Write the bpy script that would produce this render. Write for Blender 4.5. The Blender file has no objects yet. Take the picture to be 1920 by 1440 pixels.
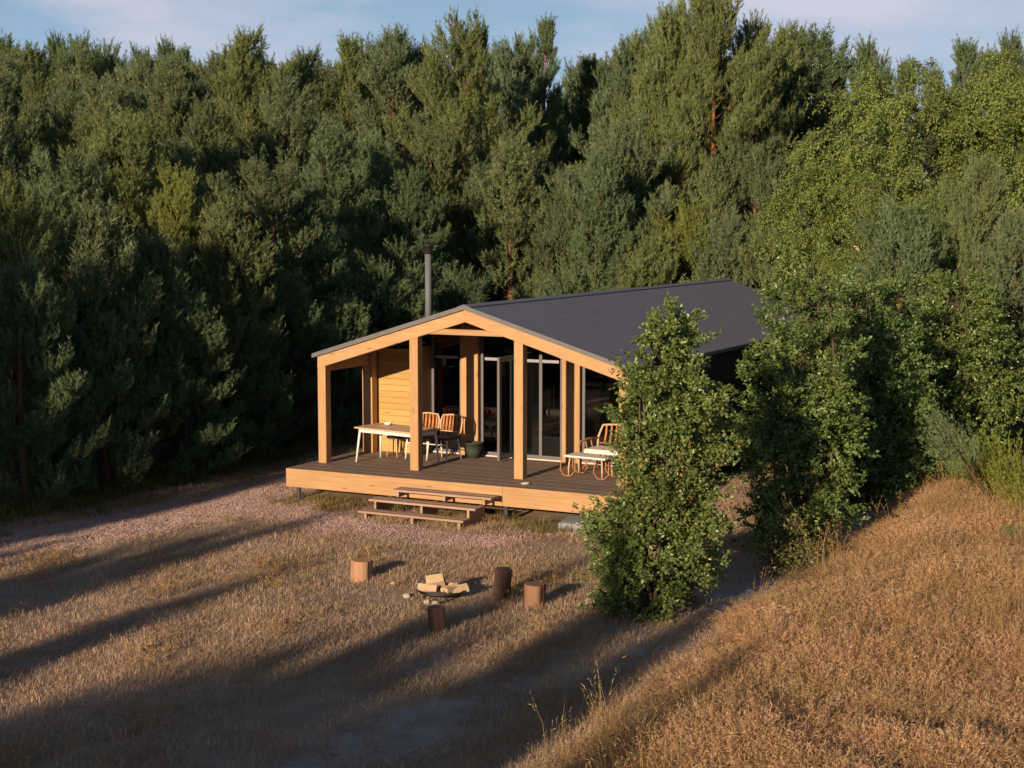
import bpy, bmesh, math, random
import numpy as np
from mathutils import Vector, Matrix, Euler

# ------------------------------------------------------------------ camera, world, sun, exposure
scene = bpy.context.scene
COL = scene.collection
CAM = Vector((18.084, -26.786, 5.63))
cam_d = bpy.data.cameras.new("camera"); cam = bpy.data.objects.new("camera", cam_d); COL.objects.link(cam)
cam.location = CAM
cam.rotation_euler = (math.pi/2 - 0.104, 0, 0.470)
cam_d.sensor_width = 36; cam_d.lens = 55.18; cam_d.clip_start = 0.5; cam_d.clip_end = 2000
scene.camera = cam

SUN_EL = math.radians(13.0); SUN_AZ = math.radians(0.8)          # light travels along +Y, a touch towards +X
world = bpy.data.worlds.new("World"); scene.world = world; world.use_nodes = True
wn = world.node_tree; wn.nodes.clear()
def wnode(t, **k):
    n = wn.nodes.new(t)
    for a, v in k.items(): setattr(n, a, v)
    return n
w_out = wnode('ShaderNodeOutputWorld'); w_bg = wnode('ShaderNodeBackground')
w_sky = wnode('ShaderNodeTexSky', sky_type='NISHITA', sun_disc=False)
w_sky.sun_elevation = SUN_EL; w_sky.sun_rotation = math.pi + SUN_AZ
w_sky.air_density = 1.0; w_sky.dust_density = 0.6; w_sky.ozone_density = 3.2
w_tc = wnode('ShaderNodeTexCoord')
w_map = wnode('ShaderNodeMapping'); w_map.inputs['Scale'].default_value = (1.0, 1.0, 3.6); w_map.inputs['Location'].default_value = (0.35, 0.1, 0.0)
w_noise = wnode('ShaderNodeTexNoise'); w_noise.inputs['Scale'].default_value = 4.2; w_noise.inputs['Detail'].default_value = 7; w_noise.inputs['Roughness'].default_value = 0.55
w_ramp = wnode('ShaderNodeValToRGB'); w_ramp.color_ramp.elements[0].position = 0.44; w_ramp.color_ramp.elements[1].position = 0.70
w_ramp.color_ramp.elements[0].color = (0, 0, 0, 1); w_ramp.color_ramp.elements[1].color = (0.85, 0.85, 0.85, 1)
w_mix = wnode('ShaderNodeMix', data_type='RGBA'); w_mix.inputs[7].default_value = (9.2, 8.9, 10.2, 1)
L = wn.links.new
L(w_tc.outputs['Generated'], w_map.inputs[0]); L(w_map.outputs[0], w_noise.inputs['Vector']); L(w_noise.outputs['Fac'], w_ramp.inputs[0])
# pale haze low over the whole horizon
w_sep = wnode('ShaderNodeSeparateXYZ'); w_rng = wnode('ShaderNodeMapRange', interpolation_type='SMOOTHSTEP'); w_rng.inputs[1].default_value = 0.30; w_rng.inputs[2].default_value = 0.02; w_rng.inputs[3].default_value = 0.0; w_rng.inputs[4].default_value = 0.85
w_veil = wnode('ShaderNodeMix', data_type='RGBA'); w_veil.inputs[7].default_value = (5.2, 7.4, 10.6, 1)
L(w_tc.outputs['Generated'], w_sep.inputs[0]); L(w_sep.outputs[2], w_rng.inputs[0]); L(w_rng.outputs[0], w_veil.inputs[0]); L(w_sky.outputs[0], w_veil.inputs[6])
w_cl = wnode('ShaderNodeMapRange', interpolation_type='SMOOTHSTEP'); w_cl.inputs[1].default_value = 0.45; w_cl.inputs[2].default_value = 0.08; w_cl.inputs[3].default_value = 0.22; w_cl.inputs[4].default_value = 1.0   # cloud banks thin out overhead
w_cm = wnode('ShaderNodeMath', operation='MULTIPLY'); L(w_sep.outputs[2], w_cl.inputs[0]); L(w_cl.outputs[0], w_cm.inputs[0]); L(w_ramp.outputs[0], w_cm.inputs[1])
L(w_cm.outputs[0], w_mix.inputs[0]); L(w_veil.outputs[2], w_mix.inputs[6]); L(w_mix.outputs[2], w_bg.inputs[0]); L(w_bg.outputs[0], w_out.inputs[0])
w_bg.inputs[1].default_value = 0.055

sun_d = bpy.data.lights.new("sun", 'SUN'); sun = bpy.data.objects.new("sun", sun_d); COL.objects.link(sun)
sun_d.energy = 5.0; sun_d.angle = math.radians(0.5); sun_d.color = (1.0, 0.77, 0.52)
sdir = Vector((math.sin(SUN_AZ)*math.cos(SUN_EL), math.cos(SUN_AZ)*math.cos(SUN_EL), -math.sin(SUN_EL)))
sun.rotation_euler = sdir.to_track_quat('-Z', 'Y').to_euler(); sun.location = (0, -60, 30)

vs = scene.view_settings; vs.view_transform = 'Standard'; vs.look = 'None'; vs.exposure = 0.42; vs.gamma = 1.0; vs.use_curve_mapping = False
cy = scene.cycles
cy.max_bounces = 6; cy.diffuse_bounces = 3; cy.glossy_bounces = 2; cy.transmission_bounces = 4; cy.transparent_max_bounces = 8
cy.caustics_reflective = False; cy.caustics_refractive = False; cy.use_denoising = True
cy.sample_clamp_indirect = 4.0

# ------------------------------------------------------------------ helpers
R_ = random.Random(7)
def tag(o, label=None, cat=None, group=None, kind=None):
    if label: o['label'] = label
    if cat: o['category'] = cat
    if group: o['group'] = group
    if kind: o['kind'] = kind
    return o
def empty(name, loc=(0, 0, 0), rz=0.0):
    o = bpy.data.objects.new(name, None); COL.objects.link(o); o.location = loc; o.rotation_euler = (0, 0, rz); o.empty_display_size = 0.2
    return o
class MB:
    """collects shapes of ONE part"""
    def __init__(s): s.v = []; s.f = []
    def add(s, vs, fs):
        b = len(s.v); s.v += [tuple(v) for v in vs]; s.f += [tuple(i + b for i in f) for f in fs]; return s
    def box(s, x0, x1, y0, y1, z0, z1, m=None):
        vs = [Vector((x, y, z)) for z in (z0, z1) for y in (y0, y1) for x in (x0, x1)]
        if m is not None: vs = [m @ v for v in vs]
        return s.add(vs, [(0, 2, 3, 1), (4, 5, 7, 6), (0, 1, 5, 4), (2, 6, 7, 3), (0, 4, 6, 2), (1, 3, 7, 5)])
    def prism_xz(s, pts, y0, y1):
        n = len(pts); vs = [(x, y0, z) for x, z in pts] + [(x, y1, z) for x, z in pts]
        return s.add(vs, [tuple(range(n)), tuple(range(2*n-1, n-1, -1))] + [(i, i+n, (i+1) % n + n, (i+1) % n) for i in range(n)])
    def tube(s, pts, rads, n=8, cap=True):
        pts = [Vector(p) for p in pts]
        if not hasattr(rads, '__len__'): rads = [rads]*len(pts)
        vs = []; fs = []
        for i, p in enumerate(pts):
            t = (pts[min(i+1, len(pts)-1)] - pts[max(i-1, 0)]).normalized()
            a = t.orthogonal().normalized() if i == 0 else (a - t*a.dot(t)).normalized()
            b = t.cross(a)
            vs += [p + (a*math.cos(2*math.pi*k/n) + b*math.sin(2*math.pi*k/n))*rads[i] for k in range(n)]
        for i in range(len(pts)-1):
            fs += [(i*n+k, i*n+(k+1) % n, (i+1)*n+(k+1) % n, (i+1)*n+k) for k in range(n)]
        if cap: fs += [tuple(range(n-1, -1, -1)), tuple((len(pts)-1)*n+k for k in range(n))]
        return s.add(vs, fs)
    def lathe(s, prof, n=20, c=(0, 0)):
        vs = []; fs = []
        for r, z in prof: vs += [(c[0]+r*math.cos(2*math.pi*k/n), c[1]+r*math.sin(2*math.pi*k/n), z) for k in range(n)]
        for i in range(len(prof)-1): fs += [(i*n+k, i*n+(k+1) % n, (i+1)*n+(k+1) % n, (i+1)*n+k) for k in range(n)]
        fs.append(tuple((len(prof)-1)*n+k for k in range(n))); fs.append(tuple(range(n-1, -1, -1)))
        return s.add(vs, fs)
    def mesh(s, name, mat, smooth=False, bevel=0.0):
        me = bpy.data.meshes.new(name); me.from_pydata(s.v, [], s.f); me.update()
        if bevel:
            bm = bmesh.new(); bm.from_mesh(me)
            bmesh.ops.bevel(bm, geom=bm.edges[:], offset=bevel, segments=1, affect='EDGES', clamp_overlap=True)
            bm.to_mesh(me); bm.free()
        me.materials.append(mat)
        if smooth: me.polygons.foreach_set('use_smooth', [True]*len(me.polygons))
        return me
    def build(s, name, mat, parent=None, smooth=False, bevel=0.0):
        o = bpy.data.objects.new(name, s.mesh(name, mat, smooth, bevel)); COL.objects.link(o); o.parent = parent
        return o
def np_mesh(name, V, Fs, mat, smooth=False):
    """V (n,3) array; Fs (m,3|4) array"""
    me = bpy.data.meshes.new(name); V = np.asarray(V, np.float32); Fs = np.asarray(Fs, np.int32); k = Fs.shape[1]; m = len(Fs)
    me.vertices.add(len(V)); me.vertices.foreach_set('co', V.ravel())
    me.loops.add(m*k); me.loops.foreach_set('vertex_index', Fs.ravel())
    me.polygons.add(m); me.polygons.foreach_set('loop_start', np.arange(0, m*k, k, dtype=np.int32))
    try: me.polygons.foreach_set('loop_total', np.full(m, k, np.int32))
    except Exception: pass
    if smooth: me.polygons.foreach_set('use_smooth', np.ones(m, bool))
    me.update(calc_edges=True); me.materials.append(mat)
    return me
def link(name, me, parent=None, loc=None):
    o = bpy.data.objects.new(name, me); COL.objects.link(o); o.parent = parent
    if loc is not None: o.location = loc
    return o
def copy_tree(o, parent=None):
    c = o.copy(); COL.objects.link(c)
    if parent is not None: c.parent = parent
    for ch in list(o.children): copy_tree(ch, c)
    return c

# ------------------------------------------------------------------ materials
class NT:
    def __init__(s, name):
        s.m = bpy.data.materials.new(name); s.m.use_nodes = True; s.t = s.m.node_tree; s.t.nodes.clear()
        s.out = s.n('ShaderNodeOutputMaterial')
    def n(s, t, **k):
        x = s.t.nodes.new(t)
        for a, v in k.items(): setattr(x, a, v)
        return x
    def l(s, a, b): s.t.links.new(a, b)
    def pos(s): return s.n('ShaderNodeNewGeometry').outputs['Position']
    def obj(s): return s.n('ShaderNodeTexCoord').outputs['Object']
    def mapping(s, vec, scale=(1, 1, 1), loc=(0, 0, 0)):
        m = s.n('ShaderNodeMapping'); m.inputs['Scale'].default_value = scale; m.inputs['Location'].default_value = loc; s.l(vec, m.inputs[0]); return m.outputs[0]
    def noise(s, vec, scale, detail=4, rough=0.55):
        x = s.n('ShaderNodeTexNoise'); x.inputs['Scale'].default_value = scale; x.inputs['Detail'].default_value = detail; x.inputs['Roughness'].default_value = rough
        s.l(vec, x.inputs['Vector']); return x.outputs['Fac']
    def ramp(s, fac, stops):
        r = s.n('ShaderNodeValToRGB'); e = r.color_ramp.elements
        while len(e) < len(stops): e.new(0.5)
        for i, (p, c) in enumerate(stops):
            e[i].position = p; e[i].color = (c[0], c[1], c[2], 1) if hasattr(c, '__len__') else (c, c, c, 1)
        s.l(fac, r.inputs[0]); return r.outputs[0]
    def mix(s, fac, a, b, blend='MIX'):
        x = s.n('ShaderNodeMix', data_type='RGBA', blend_type=blend)
        for i, v in ((0, fac), (6, a), (7, b)):
            if isinstance(v, bpy.types.NodeSocket): s.l(v, x.inputs[i])
            elif hasattr(v, '__len__'): x.inputs[i].default_value = (v[0], v[1], v[2], 1)
            else: x.inputs[i].default_value = v
        return x.outputs[2]
    def math(s, op, a, b=0.0):
        x = s.n('ShaderNodeMath', operation=op)
        for i, v in ((0, a), (1, b)):
            if isinstance(v, bpy.types.NodeSocket): s.l(v, x.inputs[i])
            else: x.inputs[i].default_value = v
        return x.outputs[0]
    def bump(s, h, strength=0.3, dist=0.01):
        b = s.n('ShaderNodeBump'); b.inputs['Strength'].default_value = strength; b.inputs['Distance'].default_value = dist; s.l(h, b.inputs['Height']); return b.outputs[0]
    def rand(s): return s.n('ShaderNodeObjectInfo').outputs['Random']
    def ocol(s): return s.n('ShaderNodeObjectInfo').outputs['Color']
    def bsdf(s, col, rough=0.7, spec=0.3, metal=0.0, normal=None):
        b = s.n('ShaderNodeBsdfPrincipled')
        if isinstance(col, bpy.types.NodeSocket): s.l(col, b.inputs['Base Color'])
        else: b.inputs['Base Color'].default_value = (*col, 1)
        if isinstance(rough, bpy.types.NodeSocket): s.l(rough, b.inputs['Roughness'])
        else: b.inputs['Roughness'].default_value = rough
        b.inputs['Specular IOR Level'].default_value = spec; b.inputs['Metallic'].default_value = metal
        if normal is not None: s.l(normal, b.inputs['Normal'])
        return b.outputs[0]
    def done(s, sh): s.l(sh, s.out.inputs[0]); return s.m
def wood(name, c0, c1, axis='X', rough=0.62, knots=True, grain=14.0):
    n = NT(name); p = n.pos()
    sc = {'X': (0.7, grain, grain), 'Y': (grain, 0.7, grain), 'Z': (grain, grain, 0.7)}[axis]
    g = n.noise(n.mapping(p, sc), 2.2, 5, 0.6)
    big = n.noise(p, 1.3, 3)
    col = n.ramp(g, [(0.3, c0), (0.68, c1)])
    col = n.mix(n.math('MULTIPLY', big, 0.35), col, tuple(x*0.72 for x in c0))
    v = n.math('MULTIPLY_ADD', n.rand(), 0.22); v.node.inputs[2].default_value = 0.88
    hs = n.n('ShaderNodeHueSaturation'); n.l(col, hs.inputs['Color']); n.l(v, hs.inputs['Value']); col = hs.outputs[0]
    if knots:
        vo = n.n('ShaderNodeTexVoronoi'); vo.inputs['Scale'].default_value = 1.0
        ks = {'X': (1.7, 7, 7), 'Y': (7, 1.7, 7), 'Z': (7, 7, 1.7)}[axis]
        n.l(n.mapping(p, ks), vo.inputs['Vector'])
        kf = n.ramp(vo.outputs['Distance'], [(0.06, 0.7), (0.15, 0.0)])
        col = n.mix(kf, col, tuple(x*0.42 for x in c0))
    return n.done(n.bsdf(col, rough, 0.3, normal=n.bump(g, 0.25, 0.004)))
LARCH0, LARCH1 = (0.38, 0.212, 0.098), (0.52, 0.315, 0.155)
M = {}
for ax in 'XYZ': M['larch'+ax] = wood('larch_'+ax, LARCH0, LARCH1, ax)
M['panel'] = wood('panel_larch', (0.47, 0.27, 0.085), (0.57, 0.36, 0.13), 'X')
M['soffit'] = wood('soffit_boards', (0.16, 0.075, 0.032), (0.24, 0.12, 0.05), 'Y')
M['deckX'] = wood('deck_stain', (0.16, 0.115, 0.09), (0.235, 0.172, 0.136), 'X', 0.7, False)
M['step'] = wood('step_wood', (0.32, 0.205, 0.15), (0.45, 0.305, 0.225), 'X', 0.75, False)
M['darkwall'] = wood('charcoal_cladding', (0.018, 0.018, 0.022), (0.032, 0.032, 0.038), 'Z', 0.7, False)
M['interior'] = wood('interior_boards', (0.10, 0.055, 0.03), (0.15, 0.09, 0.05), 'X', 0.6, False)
def plain(name, col, rough=0.6, spec=0.3, metal=0.0, var=0.15, scale=9.0):
    n = NT(name); g = n.noise(n.obj(), scale, 4)
    c = n.mix(g, tuple(x*(1-var) for x in col), tuple(min(1, x*(1+var)) for x in col))
    return n.done(n.bsdf(c, rough, spec, metal, n.bump(g, 0.1, 0.002)))
M['alu'] = plain('grey_aluminium', (0.125, 0.12, 0.13), 0.45, 0.5)
M['alu_light'] = plain('pale_transom', (0.30, 0.28, 0.31), 0.5, 0.4)
M['sill'] = plain('pale_sill', (0.62, 0.53, 0.46), 0.6)
M['steel'] = plain('flue_steel', (0.13, 0.135, 0.15), 0.6, 0.3)
M['black'] = plain('black_metal', (0.018, 0.017, 0.017), 0.55, 0.4)
M['pile'] = plain('pile_metal', (0.05, 0.048, 0.05), 0.6)
M['white'] = plain('white_paint', (0.74, 0.70, 0.64), 0.5)
M['tabletop'] = wood('table_top', (0.52, 0.36, 0.24), (0.62, 0.46, 0.33), 'X', 0.45, False)
M['rattan'] = plain('rattan_cane', (0.46, 0.19, 0.07), 0.55, 0.35, 0, 0.3, 30)
M['rattan_pale'] = plain('pale_cane', (0.62, 0.40, 0.24), 0.6, 0.3, 0, 0.25, 30)
M['seat_dark'] = plain('dark_seat', (0.035, 0.026, 0.028), 0.7)
M['cushion'] = plain('cream_cushion', (0.78, 0.70, 0.60), 0.9, 0.1)
M['pot'] = plain('dark_pot', (0.045, 0.055, 0.045), 0.6)
M['curtain'] = plain('grey_curtain', (0.20, 0.185, 0.165), 0.9, 0.1)
M['bedding'] = plain('interior_linen', (0.30, 0.27, 0.27), 0.9, 0.1)
M['concrete'] = plain('blue_grey_slab', (0.26, 0.28, 0.31), 0.8, 0.2)
M['ash'] = plain('ash', (0.06, 0.055, 0.05), 0.95, 0.1, 0, 0.5, 25)
M['stone'] = plain('pale_stone', (0.42, 0.37, 0.32), 0.85, 0.2, 0, 0.3, 18)
def endgrain(name, col):
    n = NT(name); w = n.n('ShaderNodeTexWave', wave_type='RINGS', rings_direction='Z'); w.inputs['Scale'].default_value = 22; w.inputs['Distortion'].default_value = 1.5
    n.l(n.obj(), w.inputs['Vector']); c = n.mix(w.outputs['Fac'], tuple(x*0.75 for x in col), col)
    return n.done(n.bsdf(c, 0.8, 0.2))
M['cut'] = endgrain('cut_wood', (0.50, 0.27, 0.13)); M['cut_dark'] = endgrain('cut_wood_grey', (0.22, 0.13, 0.09))
M['split'] = wood('split_firewood', (0.40, 0.25, 0.13), (0.70, 0.54, 0.36), 'X', 0.8, False, 34)
def glass(name, refl=0.10, tint=0.75):
    n = NT(name); t = n.n('ShaderNodeBsdfTransparent'); t.inputs[0].default_value = (tint*0.97, tint, tint*0.98, 1)
    g = n.n('ShaderNodeBsdfGlossy'); g.inputs['Roughness'].default_value = 0.015
    lw = n.n('ShaderNodeFresnel'); lw.inputs['IOR'].default_value = 1.6
    mx = n.n('ShaderNodeMixShader'); n.l(n.math('ADD', lw.outputs[0], refl), mx.inputs[0]); n.l(t.outputs[0], mx.inputs[1]); n.l(g.outputs[0], mx.inputs[2])
    return n.done(mx.outputs[0])
M['glass'] = glass('window_glass', 0.09, 0.5)
def shingle():
    n = NT('slate_shingles'); p = n.pos(); g = n.noise(p, 30, 4); b = n.noise(p, 0.9, 4)
    br = n.n('ShaderNodeTexBrick'); br.inputs['Scale'].default_value = 1.0; br.inputs['Brick Width'].default_value = 0.33; br.inputs['Row Height'].default_value = 0.148; br.inputs['Mortar Size'].default_value = 0.004
    br.inputs['Color1'].default_value = (0.132, 0.138, 0.182, 1); br.inputs['Color2'].default_value = (0.155, 0.160, 0.208, 1); br.inputs['Mortar'].default_value = (0.122, 0.126, 0.165, 1)
    sx = n.n('ShaderNodeSeparateXYZ'); n.l(p, sx.inputs[0]); cx = n.n('ShaderNodeCombineXYZ'); n.l(sx.outputs[1], cx.inputs[0]); n.l(sx.outputs[0], cx.inputs[1]); n.l(cx.outputs[0], br.inputs['Vector'])
    c = n.mix(n.math('MULTIPLY', b, 0.6), br.outputs[0], (0.18, 0.184, 0.228)); c = n.mix(n.math('MULTIPLY', g, 0.4), c, (0.11, 0.108, 0.12))
    return n.done(n.bsdf(c, 0.75, 0.35, normal=n.bump(g, 0.35, 0.006)))
M['roof'] = shingle(); M['roof_edge'] = plain('roof_edge_metal', (0.13, 0.125, 0.13), 0.5, 0.4)

def foliage(name, c0, c1, rough=0.6, spec=0.25, trans=0.28, tint=True, scale=0.9):
    n = NT(name)
    geo = n.n('ShaderNodeNewGeometry'); p = geo.outputs['Position']
    f = n.math('ADD', n.math('MULTIPLY', n.noise(p, scale, 4), 0.6), n.math('MULTIPLY', geo.outputs['Random Per Island'], 0.45))
    c = n.ramp(f, [(0.22, c0), (0.82, c1)])
    if tint: c = n.mix(1.0, c, n.ocol(), 'MULTIPLY')
    b = n.bsdf(c, rough, spec)
    t = n.n('ShaderNodeBsdfTranslucent'); n.l(n.mix(1.0, c, (1.15, 1.2, 0.7), 'MULTIPLY'), t.inputs[0])
    mx = n.n('ShaderNodeMixShader'); mx.inputs[0].default_value = trans; n.l(b, mx.inputs[1]); n.l(t.outputs[0], mx.inputs[2])
    return n.done(mx.outputs[0])
M['needle'] = foliage('pine_needles', (0.080, 0.112, 0.056), (0.215, 0.262, 0.128), 0.65, 0.2, 0.25)
M['birchleaf'] = foliage('birch_leaves', (0.145, 0.20, 0.055), (0.26, 0.325, 0.105), 0.55, 0.25, 0.40)
M['bushleaf'] = foliage('bush_leaves', (0.085, 0.135, 0.036), (0.225, 0.285, 0.088), 0.36, 0.5, 0.25)
M['deadleaf'] = foliage('withered_leaves', (0.24, 0.16, 0.05), (0.36, 0.25, 0.08), 0.7, 0.2, 0.3, False)
def bark(name, lo, hi=None, h0=None, h1=None):
    n = NT(name); o = n.obj(); g = n.noise(n.mapping(o, (9, 9, 2.2)), 2.6, 7, 0.68)
    c = n.mix(g, tuple(x*0.55 for x in lo), lo)
    if h0 is not None:
        sx = n.n('ShaderNodeSeparateXYZ'); n.l(o, sx.inputs[0]); mr = n.n('ShaderNodeMapRange'); mr.inputs[1].default_value = h0; mr.inputs[2].default_value = h1; n.l(sx.outputs[2], mr.inputs[0])
        c = n.mix(mr.outputs[0], c, n.mix(g, tuple(x*0.6 for x in hi), hi))
    return n.done(n.bsdf(c, 0.9, 0.1, normal=n.bump(g, 0.6, 0.02)))
M['pinebark'] = bark('pine_bark', (0.11, 0.07, 0.048), (0.27, 0.115, 0.058), 2.0, 4.5)
M['twig'] = bark('twig_bark', (0.12, 0.075, 0.045), None)
M['bark_pale'] = bark('log_bark_pale', (0.50, 0.285, 0.175)); M['bark_log'] = bark('log_bark', (0.31, 0.175, 0.112)); M['bark_dark'] = bark('log_bark_dark', (0.17, 0.095, 0.07))
M['birchbark'] = bark('birch_bark', (0.62, 0.54, 0.45), None)
M['bushbark'] = bark('bush_bark', (0.15, 0.115, 0.08), None)
def grassmat(name, stops, patch, trans=0.3, patch_scale=0.35):
    n = NT(name); p = n.pos(); r = n.rand()
    c = n.ramp(r, stops)
    c = n.mix(n.ramp(n.noise(p, patch_scale, 3), [(0.40, 0.0), (0.62, 0.8)]), c, patch)
    b = n.bsdf(c, 0.75, 0.15); t = n.n('ShaderNodeBsdfTranslucent'); n.l(c, t.inputs[0])
    mx = n.n('ShaderNodeMixShader'); mx.inputs[0].default_value = trans; n.l(b, mx.inputs[1]); n.l(t.outputs[0], mx.inputs[2])
    return n.done(mx.outputs[0])
M['lawngrass'] = grassmat('dry_lawn', [(0.0, (0.34, 0.225, 0.155)), (0.5, (0.54, 0.375, 0.27)), (1.0, (0.70, 0.53, 0.40))], (0.44, 0.325, 0.195))
M['tallstraw'] = grassmat('tall_straw', [(0.0, (0.32, 0.20, 0.09)), (1.0, (0.50, 0.34, 0.16))], (0.42, 0.26, 0.11))
M['meadowgrass'] = grassmat('meadow_straw', [(0.0, (0.36, 0.20, 0.11)), (0.5, (0.56, 0.345, 0.195)), (1.0, (0.74, 0.51, 0.31))], (0.42, 0.285, 0.15), patch_scale=0.8)
M['forb'] = grassmat('brown_forbs', [(0.0, (0.13, 0.075, 0.045)), (1.0, (0.24, 0.15, 0.075))], (0.17, 0.13, 0.06))
M['greengrass'] = grassmat('green_weeds', [(0.0, (0.11, 0.12, 0.035)), (1.0, (0.22, 0.20, 0.06))], (0.24, 0.17, 0.06))
M['chip'] = grassmat('wood_chips', [(0.0, (0.32, 0.20, 0.17)), (0.5, (0.46, 0.31, 0.27)), (1.0, (0.62, 0.46, 0.41))], (0.42, 0.28, 0.26), 0.0)

# ------------------------------------------------------------------ terrain
def sstep(a, b, x): t = np.clip((x-a)/(b-a), 0, 1); return t*t*(3-2*t)
def H(x, y):
    x = np.asarray(x, float); y = np.asarray(y, float)
    n = 0.030*np.sin(0.9*x+0.4*y+1.0) + 0.022*np.sin(0.35*x-1.1*y+2.0) + 0.012*np.sin(2.3*x+1.9*y) + 0.010*np.sin(3.1*y-1.7*x+.5)
    calm = 1 - 0.75*np.exp(-(((x-3.5)/4.5)**2 + ((y-2)/4.5)**2))
    bank = 0.16*sstep(10.6, 12.0, x)*sstep(11.0, 6.0, y)
    far = 0.9*sstep(45, 130, np.hypot(x, y))
    return n*calm + bank + far
def axis(lo, hi, step):
    return np.concatenate([np.array([-700, -420, -260, -160, -100, -70, -48, -34, -24]), np.arange(lo, hi+1e-6, step), np.array([36, 50, 72, 105, 160, 260, 420, 700])])
gx = axis(-17, 26, 0.25); gy = axis(-20, 26, 0.25)
X, Y = np.meshgrid(gx, gy); V = np.stack([X, Y, H(X, Y)], -1).reshape(-1, 3)
nx, ny = len(gx), len(gy); i = np.arange(nx*ny).reshape(ny, nx)
Fs = np.stack([i[:-1, :-1], i[:-1, 1:], i[1:, 1:], i[1:, :-1]], -1).reshape(-1, 4)
def ground_mat():
    n = NT('ground_soil'); p = n.pos(); sx = n.n('ShaderNodeSeparateXYZ'); n.l(p, sx.inputs[0])
    a = n.noise(p, 0.55, 5); b = n.noise(p, 7.0, 5); c3 = n.noise(p, 45.0, 3)
    c = n.ramp(a, [(0.30, (0.30, 0.21, 0.155)), (0.52, (0.38, 0.275, 0.21)), (0.72, (0.45, 0.34, 0.27))])
    c = n.mix(n.math('MULTIPLY', b, 0.55), c, (0.23, 0.165, 0.115)); c = n.mix(n.math('MULTIPLY', c3, 0.45), c, (0.40, 0.30, 0.22))
    # forest litter under the trees
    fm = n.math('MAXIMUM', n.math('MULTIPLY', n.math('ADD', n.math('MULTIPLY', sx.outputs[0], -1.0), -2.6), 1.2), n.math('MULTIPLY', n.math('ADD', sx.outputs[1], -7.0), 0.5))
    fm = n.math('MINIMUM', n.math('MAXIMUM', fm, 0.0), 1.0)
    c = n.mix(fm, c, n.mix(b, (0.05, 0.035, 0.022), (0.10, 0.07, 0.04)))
    h = n.math('ADD', b, n.math('MULTIPLY', c3, 0.4))
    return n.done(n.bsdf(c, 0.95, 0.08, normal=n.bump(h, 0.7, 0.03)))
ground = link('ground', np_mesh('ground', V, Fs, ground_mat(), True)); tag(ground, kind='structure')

_tab = np.random.default_rng(77).random((256, 256))
def vnoise(x, y, wl, k=0):
    u = np.asarray(x)/wl+17.3*k+500; v = np.asarray(y)/wl+9.1*k+500; i = np.floor(u).astype(int); j = np.floor(v).astype(int); f = u-i; g = v-j; f = f*f*(3-2*f); g = g*g*(3-2*g)
    T = lambda a, b: _tab[a % 256, b % 256]
    return (T(i, j)*(1-f)+T(i+1, j)*f)*(1-g)+(T(i, j+1)*(1-f)+T(i+1, j+1)*f)*g
def wob(x, y, s=1.0): return 0.5*np.sin(2.1*s*x+1.3*s*y)+0.35*np.sin(4.7*s*y-3.1*s*x+1)+0.25*np.sin(8.3*s*x+6.1*s*y+2)
def dist_poly(x, y, pts):
    d = np.full(np.shape(x), 1e9)
    for (ax, ay), (bx, by) in zip(pts[:-1], pts[1:]):
        t = np.clip(((x-ax)*(bx-ax)+(y-ay)*(by-ay))/((bx-ax)**2+(by-ay)**2), 0, 1)
        d = np.minimum(d, np.hypot(x-(ax+t*(bx-ax)), y-(ay+t*(by-ay))))
    return d
CHIP1 = [(-3.0, -10.5), (-1.7, -6.0), (-1.15, -3.0), (-1.0, 0.5), (-1.3, 4.0)]
CHIP2 = [(-1.4, -2.2), (0.6, -1.9), (2.6, -2.75), (4.2, -2.95), (5.3, -2.7)]
def chip_mask(x, y): return np.minimum(dist_poly(x, y, CHIP1)-1.0, dist_poly(x, y, CHIP2)-0.66) + 0.22*wob(x, y) < 0
SAND = [(8.4, -16.0), (9.5, -11.5), (10.15, -8.5), (10.75, -5.2), (11.0, -2.0), (11.1, 1.5), (11.2, 5.0)]
def sand_mask(x, y): return dist_poly(x, y, SAND) - np.where(y < -6.5, .46, .52) + np.where(y < -6.5, .42, .24)*wob(x, y, 1.1) < 0
def sheet(name, mask, x0, x1, y0, y1, c, dz, mat):
    xs = np.arange(x0, x1, c); ys = np.arange(y0, y1, c); X, Y = np.meshgrid(xs, ys)
    keep = mask(X[:-1, :-1]+c/2, Y[:-1, :-1]+c/2)
    V = np.stack([X, Y, H(X, Y)+dz], -1).reshape(-1, 3); nx = len(xs); i = np.arange(len(V)).reshape(len(ys), nx)
    Fs = np.stack([i[:-1, :-1], i[:-1, 1:], i[1:, 1:], i[1:, :-1]], -1)[keep]
    used = np.unique(Fs); re = np.full(len(V), -1); re[used] = np.arange(len(used))
    return link(name, np_mesh(name, V[used], re[Fs], mat, True))
def soil(name, c0, c1, c2, spk):
    n = NT(name); p = n.pos(); a = n.noise(p, 1.6, 5); b = n.noise(p, 26, 4); v = n.n('ShaderNodeTexVoronoi'); v.inputs['Scale'].default_value = 38; n.l(p, v.inputs['Vector'])
    c = n.ramp(a, [(0.35, c0), (0.65, c1)]); c = n.mix(n.math('MULTIPLY', v.outputs['Color'], spk), c, c2)
    return n.done(n.bsdf(c, 0.95, 0.1, normal=n.bump(b, 0.6, 0.02)))
tag(sheet('wood_chip_path', chip_mask, -5, 7, -11, 5, 0.07, 0.006, soil('chip_bed', (0.31, 0.21, 0.185), (0.40, 0.28, 0.25), (0.50, 0.36, 0.33), 0.5)), kind='structure')
tag(sheet('sandy_path', sand_mask, 6, 13, -17, 6, 0.07, 0.006, soil('sand_bed', (0.30, 0.245, 0.205), (0.46, 0.39, 0.335), (0.24, 0.18, 0.135), 0.6)), kind='structure')

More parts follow.
